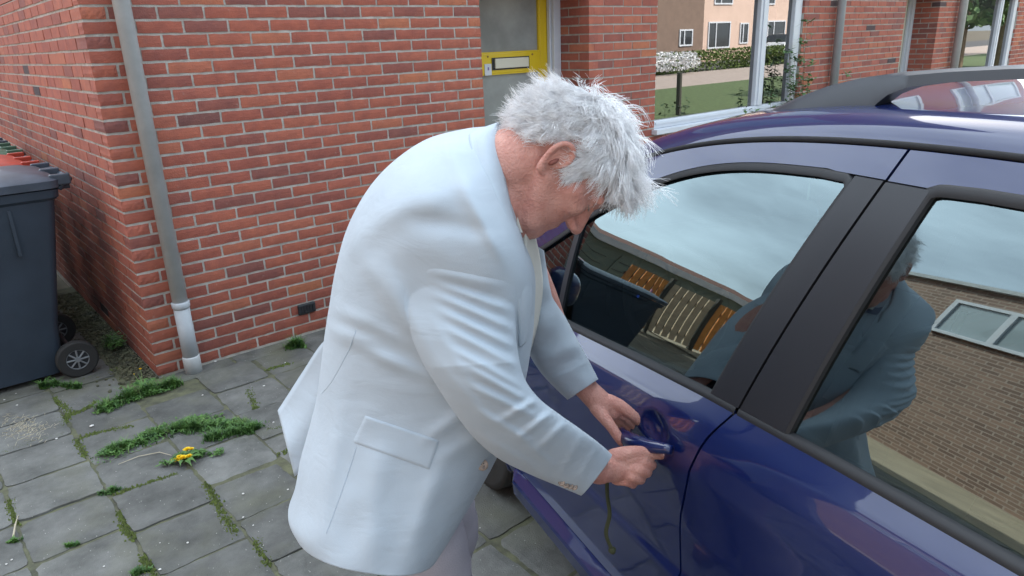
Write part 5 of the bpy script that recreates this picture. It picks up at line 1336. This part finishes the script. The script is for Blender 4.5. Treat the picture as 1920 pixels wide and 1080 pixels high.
# hair ------------------------------------------------------------
Rsk = HL
def is_hair(p):
    x, y, z = p; ay = abs(y)
    if z > .085 - .0 * x and x < .075: return True
    line = interp(x, [-.12, -.085, -.06, -.047, -.022, .000, .009, .018, .026, .040, .055, .075, .09], [-.055, -.062, -.050, -.010, .054, .054, -.008, -.016, .022, .040, .050, .064, .075])
    return z > line and not (x > .083 and z < .085)
hm = [k for k in range(len(HL)) if is_hair(HL[k])]
hset = set(hm)
# soft undercoat just above the scalp so that no skin shows between strands
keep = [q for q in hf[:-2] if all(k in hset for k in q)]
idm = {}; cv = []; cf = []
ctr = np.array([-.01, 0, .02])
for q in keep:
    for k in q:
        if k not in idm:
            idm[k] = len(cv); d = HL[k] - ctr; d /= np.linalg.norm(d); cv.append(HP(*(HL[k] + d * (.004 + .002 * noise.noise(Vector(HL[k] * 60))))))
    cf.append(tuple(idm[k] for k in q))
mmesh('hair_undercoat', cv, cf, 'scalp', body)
grav = np.array([0, 0, -1.]); gh = np.array([grav @ Fw, grav @ Lf, grav @ Up])
whorl = np.array([-.075, 0, .085])
rs = np.random.RandomState(5); HV = []; HF = []
hmA = HL[hm]; 
def strand(root, d0, tip_dir, L, seg, r, ph, amp, frq):
    d = root - ctr; nrm = d / np.linalg.norm(d); p = root + nrm * .002; pts = [p.copy()]; v = d0.copy(); side_ = np.cross(nrm, d0); side_ /= np.linalg.norm(side_) + 1e-9
    for k in range(seg):
        f = (k + 1) / seg; v = v * (1 - .34) + tip_dir * .34; v /= np.linalg.norm(v)
        w_ = side_ * amp * math.sin(ph + f * frq) + nrm * amp * .6 * math.cos(ph * 1.3 + f * frq)
        p = p + (v + w_) * L / seg
        q = p - ctr; sc_ = np.linalg.norm(q / np.array([.098, .076, .090]))
        if sc_ < 1.02: p = ctr + q / sc_ * 1.03
        pts.append(p.copy())
    return pts
nclump = 5600
for c in range(nclump):
    dq = rs.normal(0, 1, 3); dq /= np.linalg.norm(dq); bi = int(np.argmax(dirs @ dq))
    if bi not in hset: continue
    root = HL[bi]; nrm = root - ctr; nrm /= np.linalg.norm(nrm)
    fl = root - whorl; fl = fl - nrm * (fl @ nrm); fl /= np.linalg.norm(fl) + 1e-9
    x, y, z = root
    side_f = np.clip(abs(y) / .07, 0, 1); top = np.clip((z - .04) / .07, 0, 1)
    # brushed back on the sides, falling forward over the forehead
    back = np.array([-1, 0, -.35]); flow = fl * (.7 * top + .15) + back * .25 * top + back * (.75 * (1 - top)) 
    if x > .045: flow = fl * .35 + np.array([.40, 0, .35]) + rs.normal(0, .22, 3)
    if z < .012 and x > -.01: flow = np.array([-.2, 0, -1.])
    jit = rs.normal(0, .30, 3); d0 = nrm * (.36 if top > .3 else .26) + flow * .95 + jit; d0 /= np.linalg.norm(d0)
    td = flow * .95 + gh * (.45 if x < .03 else .58) + nrm * .03 + rs.normal(0, .26, 3); td /= np.linalg.norm(td)
    L = .042 + .024 * top * rs.uniform(.5, 1.3) + (.022 if z > .085 and x > .02 else .012 if z > .095 and x > -.02 else .006 if x > .05 else 0) + (.008 if x < -.08 else 0)
    if z < .012 and x > -.01: L = .016
    if z < -.03: L *= .6
    L *= rs.uniform(.75, 1.2); ph = rs.uniform(0, 6.28); amp = rs.uniform(.3, .75); frq = rs.uniform(4, 9)
    n_in = 12
    for s in range(n_in):
        off = rs.normal(0, .0034, 3); rt = root + off; q = rt - ctr; 
        k_ = np.linalg.norm(q) ; rt = ctr + q / k_ * np.linalg.norm(root - ctr)
        pts = strand(rt, d0 + rs.normal(0, .05, 3), td + rs.normal(0, .07, 3), L * rs.uniform(.8, 1.1), 6, 0, ph + rs.normal(0, .25), amp, frq)
        P = [HP(*p) for p in pts]; o = len(HV); r0 = .00036
        for i, p in enumerate(P):
            t = P[min(i + 1, 6)] - P[max(i - 1, 0)]; t /= np.linalg.norm(t) + 1e-9; a = np.cross(t, RM[2]); a /= np.linalg.norm(a) + 1e-9; b = np.cross(t, a); r = r0 * (1 - .55 * i / 6)
            HV += [p + a * r, p - a * r * .5 + b * r * .87, p - a * r * .5 - b * r * .87]
        for i in range(6):
            for k in range(3): HF.append((o + i * 3 + k, o + i * 3 + (k + 1) % 3, o + i * 3 + 3 + (k + 1) % 3, o + i * 3 + 3 + k))
me = bpy.data.meshes.new('hair'); HVa = np.array(HV, dtype=np.float32); HFa = np.array(HF, dtype=np.int32)
me.vertices.add(len(HVa)); me.vertices.foreach_set('co', HVa.ravel()); me.loops.add(HFa.size); me.loops.foreach_set('vertex_index', HFa.ravel())
me.polygons.add(len(HFa)); me.polygons.foreach_set('loop_start', np.arange(0, HFa.size, 4)); me.update(calc_edges=True)
ho = link('hair', me, M['hair'], body, smooth=True); ho['kind'] = 'stuff'
# trousers and shoes
def leg(h, k, a, name):
    P = catmull([tuple(h) + (.115,), tuple((h + k) / 2) + (.105,), tuple(k) + (.092,), tuple((k + a) / 2) + (.088,), tuple(a) + (.088,)], 60)
    m = MB().tube([p[:3] for p in P], [p[3] * (1 + .018 * math.sin(i * .9) + .012 * math.sin(i * 2.3 + 1)) for i, p in enumerate(P)], 24); return m
t = leg(hipR, kR, aR, ''); t2 = leg(hipL, kL, aL, '')
tr = mmesh('trousers', t.v + t2.v, t.f + [tuple(len(t.v) + i for i in q) for q in t2.f], 'trouser')
for a in (aR, aL):
    s = MB().tube([a + [-.09, .05, -.05], a + [-.06, .03, -.045], a + [.04, -.02, -.045], a + [.14, -.075, -.058], a + [.19, -.10, -.062]], [.025, .042, .045, .040, .018], 16); mmesh('shoe', s.v, s.f, 'shoe')
# strap hanging from the hand: key cord
ck = [at(1138, 905, 1.53), at(1139, 930, 1.55), at(1143, 965, 1.56), at(1136, 1000, 1.57), at(1146, 1028, 1.575)]
kc = empty('key_cord', tuple(ck[0]), label='olive green key cord hanging from the near hand in front of the door', cat='key cord'); c0 = ck[0]
P = catmull([tuple(p - c0) for p in ck], 40); vs = []
for i, p in enumerate(P):
    a = .5 * math.sin(i * .16); w3 = (RM[0] * math.cos(a) + RM[2] * math.sin(a)) * .0045; vs += [p - w3, p + w3]
s_ = mesh('strap', vs, grid_faces(40, 2), M['olive'], kc, True); m_ = s_.modifiers.new('s', 'SOLIDIFY'); m_.thickness = .0012
tp = MB().tube([P[-1], P[-1] + [.003, .0, -.006], P[-1] + [.006, 0, -.014]], [.004, .009, .006], 10); mesh('strap_end', tp.v, tp.f, M['olive'], kc, True)
